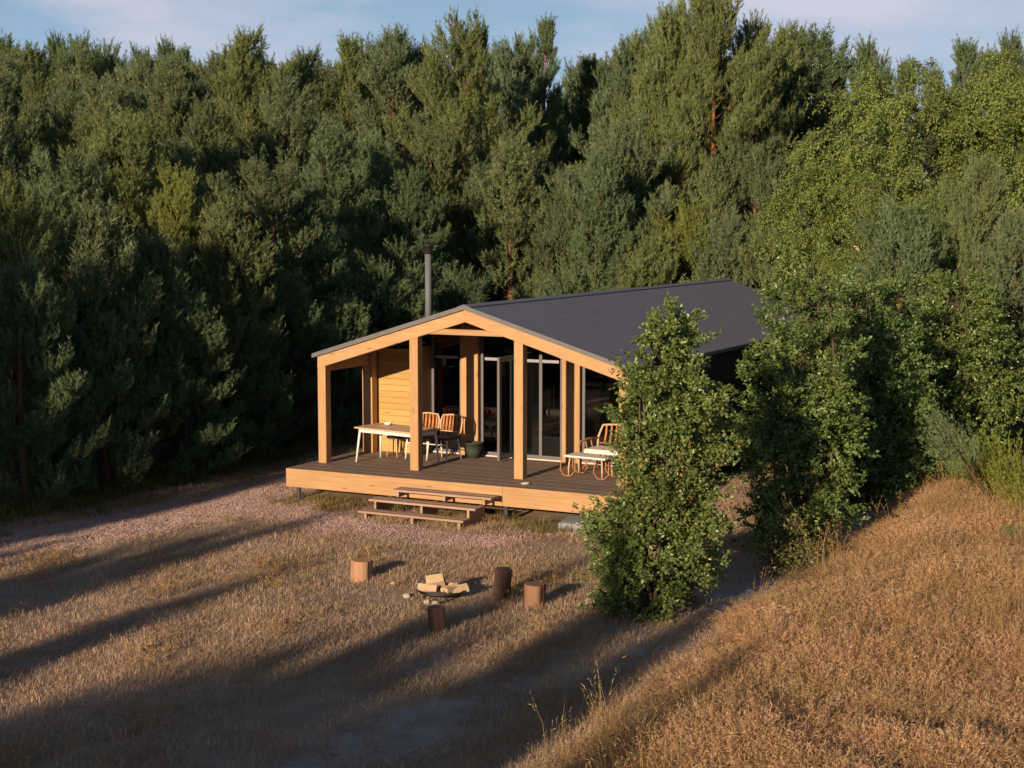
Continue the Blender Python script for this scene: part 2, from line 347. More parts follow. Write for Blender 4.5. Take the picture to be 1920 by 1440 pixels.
# ------------------------------------------------------------------ cabin
D = 0.65                                                   # deck top above the ground
W, LEN, EAVE, RIDGE = 6.90, 15.3, 2.208, 3.256
SL = (RIDGE-EAVE)/(W/2); TH = 0.25
def ztop(x): return D + EAVE + SL*(x if x <= W/2 else W-x)
cabin = empty('wooden_cabin', (0, 0, 0))
tag(cabin, 'larch timber cabin with open gabled porch, deck and dark shingle roof', 'cabin')
def hb(name, x0, x1, y0, y1, z0, z1, mat, parent=cabin, bevel=0.004): return MB().box(x0, x1, y0, y1, z0, z1).build(name, M[mat], parent, bevel=bevel)
PX = [0.0, 2.19, 4.52, 6.71]
for x in PX:                                               # front posts
    a, b = ztop(x)-TH, ztop(x+.19)-TH
    MB().prism_xz([(x, D), (x+.19, D), (x+.19, b), (x, a)], 0.0, 0.19).build('post', M['larchZ'], cabin, bevel=0.004)
rz = D+RIDGE
MB().prism_xz([(0, ztop(0)-TH), (W/2, rz-TH), (W/2, rz), (0, ztop(0))], -0.003, 0.187).build('rafter', M['larchX'], cabin, bevel=0.004)
MB().prism_xz([(W/2, rz-TH), (W, ztop(W)-TH), (W, ztop(W)), (W/2, rz)], -0.003, 0.187).build('rafter', M['larchX'], cabin, bevel=0.004)
cz0, cz1 = 3.395, 3.505
xl = lambda z: (z - D - EAVE + TH)/SL
MB().prism_xz([(xl(cz0), cz0), (W-xl(cz0), cz0), (W-xl(cz1), cz1), (xl(cz1), cz1)], 0.02, 0.14).build('collar_beam', M['larchX'], cabin, bevel=0.003)
for x0, x1 in ((0.003, 0.187), (W-.187, W-.003)):          # eave beams along the porch sides
    hb('eave_beam', x0, x1, 0.19, 2.30, D+1.90, D+2.16, 'larchY')
# roof: two slabs with stepped shingle courses
def roof_side(sgn):
    mb = MB(); n = 25; xe = -0.07 if sgn < 0 else W+0.07; xr = W/2
    for k in range(n):
        a, b = k/n, (k+1)/n; xa = xe+(xr-xe)*a; xb = xe+(xr-xe)*b
        za, zb = D+EAVE+SL*(xa if sgn < 0 else W-xa)+0.0, D+EAVE+SL*(xb if sgn < 0 else W-xb)
        lip = 0.0685; lo = 0.0668
        mb.prism_xz([(xa, za+0.004), (xb, zb+0.004), (xb, zb+lo), (xa, za+lip)] if sgn < 0 else [(xb, zb+0.004), (xa, za+0.004), (xa, za+lip), (xb, zb+lo)], -0.05, LEN+0.05)
    return mb.build('roof_slope', M['roof'], cabin)
roof_side(-1); roof_side(1)
MB().prism_xz([(W/2-.13, rz+.075-.13*SL), (W/2, rz+.055), (W/2+.13, rz+.075-.13*SL), (W/2+.13, rz+.092-.13*SL), (W/2, rz+.096), (W/2-.13, rz+.092-.13*SL)], -0.056, LEN+0.056).build('ridge_cap', M['roof'], cabin)
for s in (-1, 1):
    x0 = -0.085 if s < 0 else W/2; x1 = W/2 if s < 0 else W+0.085
    MB().prism_xz([(x0, ztop(x0)-.005), (x1, ztop(x1)-.005), (x1, ztop(x1)+.083), (x0, ztop(x0)+.083)], -0.062, -0.0525).build('barge_flashing', M['roof_edge'], cabin)
    xe = -0.082 if s < 0 else W+0.072
    hb('gutter', xe-.03, xe+.03, -.05, LEN, ztop(0)-.03, ztop(0)+.045, 'roof_edge')
# porch ceiling boards
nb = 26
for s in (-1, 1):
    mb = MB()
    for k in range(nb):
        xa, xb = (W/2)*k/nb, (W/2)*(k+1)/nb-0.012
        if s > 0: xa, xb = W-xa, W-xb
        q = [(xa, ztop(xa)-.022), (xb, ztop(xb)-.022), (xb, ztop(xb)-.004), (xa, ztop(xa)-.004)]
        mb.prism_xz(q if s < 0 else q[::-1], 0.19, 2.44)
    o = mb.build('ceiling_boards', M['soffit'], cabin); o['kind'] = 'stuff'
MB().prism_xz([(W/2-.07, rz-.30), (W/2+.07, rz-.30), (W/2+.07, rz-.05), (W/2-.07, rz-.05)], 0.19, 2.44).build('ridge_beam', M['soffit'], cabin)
# deck boards, fascia, joists, piles
dy = 0.145; y = -0.86; db = None
while y < 2.40:
    hb('deck_board', -0.165, 7.075, y, y+dy-.008, D-.032, D+0.0015*R_.uniform(-1, 1), 'deckX'); y += dy
hb('fascia_board', -0.19, 4.728, -0.895, -0.863, D-.373, D-.002, 'larchX'); hb('fascia_board', 4.732, 7.10, -0.895, -0.863, D-.373, D-.002, 'larchX')
hb('fascia_board', -0.193, -0.168, -0.862, 2.4, D-.373, D-.002, 'larchY')
hb('fascia_board', 7.078, 7.103, -0.862, 2.4, D-.373, D-.002, 'larchY')
for k in range(6): hb('joist', 0.1+k*1.3, 0.16+k*1.3, -0.85, 2.4, D-.30, D-.04, 'soffit')
for yy in (-0.72, 1.0, 2.3):
    for xx in (0.0, 2.4, 4.72, 6.9): MB().tube([(xx, yy, -.3), (xx, yy, D-.30)], 0.045, 10).build('pile', M['pile'], cabin, True)
# side and rear walls, floor plinth
for x0, x1 in ((0.02, 0.16), (W-.16, W-.02)):
    hb('side_wall', x0, x1, 2.50, LEN-.05, D-.30, ztop(0)-.03, 'darkwall', bevel=0)
    mb = MB(); xo = x0-.02 if x0 < 1 else x1
    for k in range(90): mb.box(xo, xo+.02, 2.52+k*.142, 2.52+k*.142+.125, D-.29, ztop(0)-.04)
    o = mb.build('cladding_boards', M['darkwall'], cabin); o['kind'] = 'stuff'
MB().prism_xz([(0.16, D-.3), (W-.16, D-.3), (W-.16, ztop(.16)-.03), (W/2, rz-.03), (.16, ztop(.16)-.03)], LEN-.2, LEN-.06).build('rear_wall', M['darkwall'], cabin)
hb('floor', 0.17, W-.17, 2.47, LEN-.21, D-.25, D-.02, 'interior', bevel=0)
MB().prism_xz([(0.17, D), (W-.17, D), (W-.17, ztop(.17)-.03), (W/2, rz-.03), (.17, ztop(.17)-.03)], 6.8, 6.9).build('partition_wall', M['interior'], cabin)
# porch facade
YF = 2.42
for x0, x1 in ((2.08, 2.50), (4.46, 4.86)):                # pilasters between the glazing
    hb('pilaster', x0, x1, 2.30, 2.46, D, min(ztop(x0), ztop(x1))-.026, 'larchZ')
hb('pilaster', 0.0, 0.25, 1.70, 1.89, D, ztop(0)-.026, 'larchZ'); hb('pilaster', 6.60, 6.895, 2.30, 2.46, D, ztop(6.9)-.03, 'larchZ')
hb('closet_wall', 0.20, 1.24, 1.965, 2.46, D, ztop(0.2)-.03, 'larchZ', bevel=0)
z = D+.01; wallb = []
while z < D+2.25:                                          # horizontal boards of the closet front
    hb('wall_board', 0.27, 1.26, 1.94, 1.962, z, min(z+.127, D+2.3), 'panel', bevel=0.004); z += .132
hb('corner_trim', 1.262, 1.31, 1.93, 2.46, D, ztop(0.4)-.03, 'larchZ')
hb('sill', 1.32, 2.07, 2.33, 2.47, D+.001, D+.035, 'sill'); hb('sill', 2.52, 4.44, 2.33, 2.47, D+.001, D+.03, 'sill'); hb('sill', 4.88, 6.59, 2.33, 2.47, D+.001, D+.035, 'sill')
def glazed(name, x0, x1, y, z0, z1f, bars_x=(), bars_z=(), fr=0.06, parent=cabin, bar_mat='alu'):
    """frame with sloped head; bars; a pane for every opening"""
    za, zb = z1f(x0), z1f(x1)
    mb = MB()
    mb.box(x0, x0+fr, y-.03, y+.03, z0, za).box(x1-fr, x1, y-.03, y+.03, z0, zb).box(x0+fr, x1-fr, y-.029, y+.029, z0, z0+fr)
    mb.prism_xz([(x0+fr, z1f(x0+fr)-fr), (x1-fr, z1f(x1-fr)-fr), (x1-fr, z1f(x1-fr)), (x0+fr, z1f(x0+fr))], y-.028, y+.028)
    for bx in bars_x: mb.box(bx-.035, bx+.035, y-.033, y+.033, z0+fr, z1f(bx)-fr)
    f = mb.build(name, M['alu'], parent, bevel=0.002)
    xs = [x0+fr]+[b for b in bars_x]+[x1-fr]
    for bz in bars_z:
        for a, b in zip(xs[:-1], xs[1:]):
            MB().box(a+.036, b-.036, y-.026, y+.026, bz-.03, bz+.03).build('transom', M['alu_light'], f)
    for a, b in zip(xs[:-1], xs[1:]):
        MB().prism_xz([(a, z0+fr), (b, z0+fr), (b, z1f(b)-fr), (a, z1f(a)-fr)], y-.006, y+.006).build('pane', M['glass'], f)
    return f
glazed('window', 1.32, 2.07, YF, D+.04, lambda x: ztop(x)-.06, (), (2.72,))
glazed('window', 4.88, 6.59, YF, D+.04, lambda x: ztop(x)-.06)
glazed('door_frame', 2.52, 4.44, YF, D+.035, lambda x: ztop(x)-.10 if x < W/2 else ztop(x)-.10, (3.40, 3.93), (2.72,))
# the open leaf: hinged at the mullion, swung outwards
lf = MB(); lf.box(3.29, 3.345, 1.66, 1.75, D+.04, D+2.18).box(3.29, 3.345, 2.28, 2.37, D+.04, D+2.18).box(3.29, 3.345, 1.75, 2.28, D+.04, D+.16).box(3.29, 3.345, 1.75, 2.28, D+2.08, D+2.18)
leaf = lf.build('door', M['alu'], cabin, bevel=0.003)
MB().box(3.31, 3.325, 1.75, 2.28, D+.16, D+2.08).build('pane', M['glass'], leaf)
MB().tube([(3.29, 1.71, D+1.0), (3.24, 1.71, D+1.0), (3.24, 1.83, D+1.0)], 0.012, 6).build('handle', M['black'], leaf, True)
# curtain behind the fixed pane
cv = []; nn = 40
mbc = MB()
for k in range(nn):
    xa = 3.46+k*.011; xb = xa+.011; ya = 2.58+.03*math.sin(k*1.1); yb = 2.58+.03*math.sin((k+1)*1.1)
    mbc.add([(xa, ya, D+.03), (xb, yb, D+.03), (xb, yb, D+2.0), (xa, ya, D+2.0), (xa, ya+.01, D+.03), (xb, yb+.01, D+.03), (xb, yb+.01, D+2.0), (xa, ya+.01, D+2.0)], [(0, 1, 2, 3), (5, 4, 7, 6)])
mbc.build('curtain', M['curtain'], cabin, True)
# flue
fl = MB().tube([(.9, 3.0, 2.9), (.9, 3.0, 4.95)], 0.072, 16).build('flue', M['steel'], cabin, True)
MB().lathe([(.085, 4.90), (.105, 4.93), (.105, 5.06), (.13, 5.07), (.13, 5.09), (.03, 5.16)], 16, (.9, 3.0)).build('cap', M['black'], fl, True)
MB().lathe([(.16, 3.05), (.15, 3.22), (.085, 3.30)], 16, (.9, 3.0)).build('flashing_collar', M['roof_edge'], fl, True)

# steps
steps = empty('wooden_steps', (3.4, -1.5, 0)); tag(steps, 'low open wooden steps with three wide treads below the deck front', 'steps')
def sb(name, *a, mat='step', bevel=0.004):
    mb = MB().box(*a); mb.v = [(v[0]-3.4, v[1]+1.5, v[2]) for v in mb.v]; return mb.build(name, M[mat], steps, bevel=bevel)
for (x0, x1, y0, y1, z1) in ((2.24, 4.50, -2.02, -1.72, .17), (2.27, 4.58, -1.70, -1.36, .345), (2.58, 4.72, -1.34, -1.0, .50)):
    yy = y0
    ym = (y0+y1)/2
    sb('tread', x0, x1, y0, ym-.004, z1-.042, z1); sb('tread', x0, x1, ym+.004, y1, z1-.042, z1+.001)
for x in (2.34, 3.36, 4.36):
    sb('stringer', x, x+.055, -1.97, -1.0, -.05, .127); sb('stringer', x+.003, x+.052, -1.62, -1.0, .128, .302); sb('stringer', x+.30 if x < 4 else x+.15, (x+.30 if x < 4 else x+.15)+.05, -1.28, -.9, .346, .457)
# slab under the deck
sl = MB().box(-.55, .55, -.32, .32, -.04, .09).build('stone_slab', M['concrete'], bevel=0.02); sl.location = (6.5, -.75, .03); sl.rotation_euler = (0.05, 0.03, 0.15)
tag(sl, 'blue-grey slab lying under the deck edge beside the leafy bush', 'slab')

# ------------------------------------------------------------------ porch furniture
tb = empty('dining_table', (1.50, .66, D+.002), math.radians(-9)); tag(tb, 'rectangular pale wood table with splayed white legs on the porch', 'table')
for k in range(5): MB().box(-.82, .82, -.41+k*.165, -.41+k*.165+.159, .705, .738).build('top_board', M['tabletop'], tb, bevel=0.003)
MB().box(-.74, .74, -.35, -.32, .63, .703).box(-.74, .74, .32, .35, .63, .703).box(-.74, -.71, -.32, .32, .63, .703).box(.71, .74, -.32, .32, .63, .703).build('apron', M['white'], tb)
for sx in (-1, 1):
    for sy in (-1, 1): MB().tube([(sx*.72, sy*.33, .70), (sx*.79, sy*.385, 0)], [.028, .020], 8).build('leg', M['white'], tb, True)
bx = MB().lathe([(.03, 0), (.075, .012), (.095, .06), (.088, .06), (.07, .018)], 18).build('serving_bowl', M['white'], None, True); bx.location = (1.12, .92, D+.744)
tag(bx, 'small white bowl on the pale porch table', 'bowl')
def make_chair(loc, rz, label):
    c = empty('rattan_chair', loc, rz); tag(c, label, 'chair', 'rattan chairs behind the porch table')
    MB().box(-.21, .21, -.22, .20, .43, .47).build('seat', M['seat_dark'], c, bevel=.015)
    for sx in (-1, 1):
        MB().tube([(sx*.19, -.19, .44), (sx*.21, -.235, 0)], [.019, .014], 7).build('leg', M['white'], c, True)
        MB().tube([(sx*.18, .18, .44), (sx*.20, .25, 0)], [.019, .014], 7).build('leg', M['white'], c, True)
    MB().tube([(-.19, -.20, .33), (.19, -.20, .33)], .012, 6).build('stretcher', M['white'], c, True)
    fr = [(-.17, .19, .46), (-.215, .23, .58), (-.225, .265, .76), (-.19, .29, .865), (0, .295, .885), (.19, .29, .865), (.225, .265, .76), (.215, .23, .58), (.17, .19, .46)]
    MB().tube(fr, .017, 7).build('back_frame', M['rattan_pale'], c, True)
    for k in range(6):
        x = -.165+k*.066
        MB().tube([(x, .235, .56), (x*1.04, .27, .72), (x*1.0, .287, .865)], [.022, .024, .020], 6).build('slat', M['rattan'], c, True)
    MB().tube([(-.20, .228, .555), (.20, .228, .555)], .014, 6).build('rail', M['rattan_pale'], c, True)
    c.scale = (1.22, 1.1, 1.04)
    return c
make_chair((2.13, 1.48, D+.002), math.radians(-6), 'rattan-backed chair with white legs nearest the glazed door')
c2 = make_chair((1.58, 1.52, D+.002), math.radians(4), 'rattan-backed chair half hidden by the porch post at the table')
st = empty('low_stool', (.98, 1.42, D+.002)); tag(st, 'small dark-seated wooden stool under the porch table by the boarded wall', 'stool')
MB().lathe([(.17, .40), (.18, .415), (.18, .43), (.16, .445)], 18).build('seat', M['seat_dark'], st, True)
for a in range(4):
    q = math.pi/4+a*math.pi/2; MB().tube([(.12*math.cos(q), .12*math.sin(q), .41), (.18*math.cos(q), .18*math.sin(q), 0)], [.016, .012], 6).build('leg', M['rattan_pale'], st, True)
# sofa
so = empty('rattan_sofa', (5.98, 1.62, D+.002), math.radians(-4)); tag(so, 'two-seat rattan sofa with cream cushion in front of the porch window', 'sofa')
MB().box(-.58, .58, -.33, .30, .36, .47).build('seat_cushion', M['cushion'], so, bevel=.035)
MB().tube([(-.62, -.36, .34), (.62, -.36, .34), (.62, .33, .34), (-.62, .33, .34), (-.62, -.36, .34)], .022, 7).build('seat_frame', M['rattan'], so, True)
for sx in (-1, 1):
    MB().tube([(sx*.62, .36, .34), (sx*.63, .42, .62), (sx*.55, .47, .86)], .022, 7).build('back_post', M['rattan_pale'], so, True)
    MB().tube([(sx*.63, .40, .60), (sx*.68, .10, .62), (sx*.68, -.26, .60), (sx*.65, -.38, .50), (sx*.63, -.36, .34)], .021, 7).build('arm', M['rattan'], so, True)
    for yy in (-.05, .18): MB().tube([(sx*.62, yy, .34), (sx*.675, yy, .61)], .013, 6).build('arm_spindle', M['rattan'], so, True)
    for sy in (-.36, .33): MB().tube([(sx*.62, sy, .34), (sx*.60, sy*1.02, 0)], [.022, .018], 7).build('leg', M['rattan'], so, True)
    MB().tube([(sx*.60, -.36, .03), (sx*.48, -.37, .20), (sx*.30, -.37, .33)], .014, 6).build('brace', M['rattan'], so, True)
MB().tube([(-.55, .47, .86), (-.3, .48, .885), (0, .48, .89), (.3, .48, .885), (.55, .47, .86)], .022, 7).build('top_rail', M['rattan_pale'], so, True)
MB().tube([(-.6, .41, .50), (.6, .41, .50)], .016, 6).build('back_rail', M['rattan'], so, True)
for k in range(9):
    x = -.48+k*.12; MB().tube([(x, .405, .5), (x*.97, .45, .70), (x*.97, .478, .87)], .024, 6).build('slat', M['rattan'], so, True)
# low white table with hooped cane legs
lt = empty('low_table', (5.72, .93, D+.002), math.radians(-7)); tag(lt, 'low white-topped table with hooped cane legs in front of the rattan sofa', 'table')
MB().box(-.47, .47, -.24, .24, .375, .415).build('top', M['white'], lt, bevel=.012)
for sx in (-1, 1):
    for sy in (-1, 1): MB().tube([(sx*.36, sy*.17, .375), (sx*.38, sy*.19, .16), (sx*.38, sy*.19, 0)], [.018, .016, .014], 7).build('leg', M['rattan_pale'], lt, True)
    MB().tube([(sx*.38-.15, -.20, .36), (sx*.38-.17, -.23, .12), (sx*.38-.08, -.235, .012), (sx*.38+.08, -.235, .012), (sx*.38+.17, -.23, .12), (sx*.38+.15, -.20, .36)], .010, 6).build('hoop_leg', M['rattan'], lt, True)
    MB().tube([(sx*.38-.15, .20, .36), (sx*.38-.17, .23, .12), (sx*.38-.08, .235, .012), (sx*.38+.08, .235, .012), (sx*.38+.17, .23, .12), (sx*.38+.15, .20, .36)], .010, 6).build('hoop_leg', M['rattan'], lt, True)
pot = empty('planter', (2.52, 2.06, D+.002)); tag(pot, 'dark round planter pot standing on the deck by the open glass door', 'planter')
MB().lathe([(.13, 0), (.165, .16), (.185, .30), (.195, .30), (.195, .325), (.17, .325), (.165, .27)], 22).build('bowl', M['pot'], pot, True)
MB().lathe([(.166, .26), (.166, .272)], 22).build('soil', M['ash'], pot)
dish = MB().lathe([(.04, 0), (.075, .008), (.085, .022), (.078, .022), (.06, .010)], 18).build('saucer', M['white'], None, True); dish.location = (4.99, -.46, D+.003)
tag(dish, 'small white saucer lying on the deck in front of a porch post', 'saucer')
# interior pieces seen through the glass
bed = empty('bed', (2.3, 5.0, D-.018)); tag(bed, 'low bed with grey bedding inside the cabin behind the glass', 'bed')
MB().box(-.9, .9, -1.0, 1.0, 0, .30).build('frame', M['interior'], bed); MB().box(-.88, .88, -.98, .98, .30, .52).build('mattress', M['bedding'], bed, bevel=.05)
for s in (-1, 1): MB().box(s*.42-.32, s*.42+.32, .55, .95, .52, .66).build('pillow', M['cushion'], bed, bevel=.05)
ac = empty('armchair', (3.0, 3.3, D-.018), .5); tag(ac, 'pale armchair inside the cabin behind the open glass door', 'armchair')
MB().box(-.26, .26, -.25, .22, .30, .42).build('seat', M['bedding'], ac, bevel=.04); MB().box(-.28, .28, .20, .34, .30, .86).build('backrest', M['cushion'], ac, bevel=.05)
for sx in (-1, 1):
    for sy in (-1, 1): MB().tube([(sx*.22, sy*.2, .30), (sx*.25, sy*.24, 0)], .018, 6).build('leg', M['black'], ac)

# ------------------------------------------------------------------ stumps and fire
def log_stump(x, y, r, h, label, mat, cut, tilt=(0, 0), seed=0):
    rr = random.Random(seed); n = 44; s = empty('log_seat', (x, y, float(H(x, y))-.01)); s.rotation_euler = (tilt[0], tilt[1], rr.uniform(0, 6))
    tag(s, label, 'log seat', 'sawn log seats round the fire')
    prof = [1+.06*math.sin(3*2*math.pi*q/n+seed)+.04*math.sin(5*2*math.pi*q/n+2*seed)+rr.uniform(-.05, .03) for q in range(n)]
    mb = MB(); vs = []; fs = []
    lev = [(0, 1.10), (.12, 1.02), (.5, .98), (.92, 1.0), (1.0, .97)]
    for t, k in lev: vs += [(r*k*prof[q]*rr.uniform(.985, 1.015)*math.cos(2*math.pi*q/n), r*k*prof[q]*math.sin(2*math.pi*q/n), h*t-(.05 if t == 0 else 0)) for q in range(n)]
    for i in range(len(lev)-1): fs += [(i*n+q, i*n+(q+1) % n, (i+1)*n+(q+1) % n, (i+1)*n+q) for q in range(n)]
    mb.add(vs, fs).build('bark', M[mat], s, True)
    top = [(x_*.97, y_*.97, h) for x_, y_, _ in vs[-n:]]
    m2 = MB(); m2.add([(x_, y_, h+.003) for x_, y_, _ in top]+[(x_*1.03, y_*1.03, h-.02) for x_, y_, _ in top], [tuple(range(n))]+[(q+n, (q+1) % n+n, (q+1) % n, q) for q in range(n)])
    m2.build('sawn_top', M[cut], s)
    return s
log_stump(4.93, -6.16, .172, .33, 'pale orange log seat standing alone, away from the fire toward the steps', 'bark_pale', 'cut', (.02, .03), 1)
log_stump(7.40, -6.10, .135, .46, 'tall narrow brown log seat behind the fire, leaning a little', 'bark_dark', 'cut_dark', (-.03, .10), 2)
log_stump(8.12, -6.44, .155, .36, 'squat brown log seat closest to the leafy bush', 'bark_log', 'cut_dark', (.03, -.02), 3)
log_stump(7.60, -8.42, .115, .36, 'dark log seat in the shade in front of the fire', 'bark_dark', 'cut_dark', (-.03, -.05), 4)
fx, fy = 6.60, -6.55; fz = float(H(fx, fy))
fb = empty('fire_bowl', (fx, fy, fz), .2); tag(fb, 'low black metal fire tray with ash holding firewood in the yard', 'fire bowl')
MB().lathe([(.24, .06), (.34, .09), (.37, .125), (.352, .125), (.32, .10), (.22, .075)], 24).build('tray', M['black'], fb, True)
MB().lathe([(.23, .076), (.30, .096), (.08, .11)], 24).build('ash_bed', M['ash'], fb, True)
for a in range(4): q = .6+a*math.pi/2; MB().tube([(.26*math.cos(q), .26*math.sin(q), .08), (.30*math.cos(q), .30*math.sin(q), -.03)], .018, 6).build('leg', M['black'], fb)
FW = [(-.12, .02, .27, .33, .20, .17, .35, 'large pale split log on top of the fire tray'), (-.20, -.12, .165, .38, .13, .10, .15, 'pale split log at the near rim of the fire tray'), (.14, .05, .19, .34, .10, .10, 1.1, 'pale split log across the middle of the fire tray'),
      (.24, -.02, .20, .30, .10, .11, 1.3, 'reddish split log beside the middle log in the fire tray'), (.33, .10, .18, .32, .09, .10, .9, 'thin split log at the bush side of the fire tray'), (.02, .20, .17, .36, .12, .11, -.3, 'split log at the cabin side of the fire tray')]
for k, (a, b, c, l, w, hh, rot, lab) in enumerate(FW):
    l *= .82; rd = max(w, hh)*.72; sp_ = R_.uniform(1.5, 2.6); g = MB(); n_ = 6     # split wedge with a rounded bark back
    sec = [(0, 0)]+[(rd*R_.uniform(.92, 1.06)*math.cos(sp_*q/n_-sp_/2), rd*R_.uniform(.92, 1.06)*math.sin(sp_*q/n_-sp_/2)) for q in range(n_+1)]; m_ = len(sec); sk = R_.uniform(-.02, .02)
    g.add([(-l/2+R_.uniform(-.01, .01), y_-rd*.5, z_) for y_, z_ in sec]+[(l/2+R_.uniform(-.01, .01), y_-rd*.5+sk, z_*.94) for y_, z_ in sec], [tuple(range(m_-1, -1, -1)), tuple(range(m_, 2*m_))]+[(q, (q+1) % m_, (q+1) % m_+m_, q+m_) for q in range(m_)])
    o = g.build('firewood', M['split'], None); o.data.materials.append(M['bark_log'])
    for q in range(3, 2+m_-1): o.data.polygons[q].material_index = 1
    o.location = (fx+a*.85, fy+b*.85, fz+c-.04); o.rotation_euler = (R_.uniform(-.7, .7), R_.uniform(-.22, .22), rot); tag(o, lab, 'firewood', 'split firewood in the fire tray')
for k, (a, b, lab) in enumerate(((-.42, -.30, 'pale stone at the near outer rim of the fire tray'), (.02, -.46, 'pale stone right under the near edge of the fire tray'), (.15, -.43, 'small pale stone next to another at the fire tray edge'), (-1.02, .3, 'small pale stone in the dry grass between the lone log seat and the fire'))):
    bm = bmesh.new(); bmesh.ops.create_icosphere(bm, subdivisions=2, radius=.062-.006*k)
    for v in bm.verts: v.co *= R_.uniform(.82, 1.12); v.co.z *= .75
    me = bpy.data.meshes.new('stone'); bm.to_mesh(me); bm.free(); me.materials.append(M['stone']); o = link('stone', me, None, (fx+a, fy+b, float(H(fx+a, fy+b))+.03)); tag(o, lab, 'stone', 'stones by the fire tray')

# ------------------------------------------------------------------ plants: generators
UP = np.array([0, 0, 1.0])
def unit(a): return a/np.maximum(np.linalg.norm(a, axis=-1, keepdims=True), 1e-9)
def needles_mesh(name, P, Dr, Ln, rng, k, ln, wd, mat):
    """P,Dr,Ln: shoots; k needles each, bottle-brush"""
    S = len(P); t = rng.uniform(.05, 1.0, (S, k, 1)); rad = rng.normal(size=(S, k, 3)); Dk = Dr[:, None, :]
    rad = unit(rad - (rad*Dk).sum(-1, keepdims=True)*Dk)
    nd = unit(Dk*rng.uniform(.6, 1.1, (S, k, 1)) + rad*rng.uniform(.45, .8, (S, k, 1)) + UP*.12)
    base = P[:, None, :] + Dk*Ln[:, None, None]*t
    side = unit(np.cross(nd, rng.normal(size=(S, k, 3)))); L_ = ln*rng.uniform(.7, 1.25, (S, k, 1))
    v0 = base - side*wd*.5; v1 = base + side*wd*.5; v2 = base + nd*L_
    V = np.stack([v0, v1, v2], 2).reshape(-1, 3); Fs = np.arange(len(V)).reshape(-1, 3)
    return np_mesh(name, V, Fs, mat)
def leaves_mesh(name, P, Dr, rng, ln, wd, mat, droop=0.3, fold=0.25):
    """leaf = folded rhombus of two triangles, pointing along Dr"""
    N = len(P); d = unit(Dr + rng.normal(size=(N, 3))*.45 - UP*droop); s = unit(np.cross(d, rng.normal(size=(N, 3))*.7 + UP)); up = np.cross(s, d)
    L_ = ln*rng.uniform(.65, 1.25, (N, 1)); w = L_*wd/ln
    a = P; b = P + d*L_*.45 + s*w*.5 + up*w*fold; c = P + d*L_; e = P + d*L_*.45 - s*w*.5 + up*w*fold
    V = np.stack([a, b, c, e], 1).reshape(-1, 3); q = np.arange(N)[:, None]*4
    Fs = np.concatenate([q+np.array([[0, 1, 2]]), q+np.array([[0, 2, 3]])], 1).reshape(-1, 3)
    return np_mesh(name, V, Fs, mat)
def tubes_mesh(name, lines, mat, mat2=None):
    mb = MB(); mi = []
    for L_ in lines:
        a = len(mb.f); mb.tube(L_[0], L_[1], L_[2], cap=False); mi += [0 if len(L_) == 3 else 1]*(len(mb.f)-a)
    me = mb.mesh(name, mat, True)
    if mat2 is not None: me.materials.append(mat2); me.polygons.foreach_set('material_index', mi)
    return me
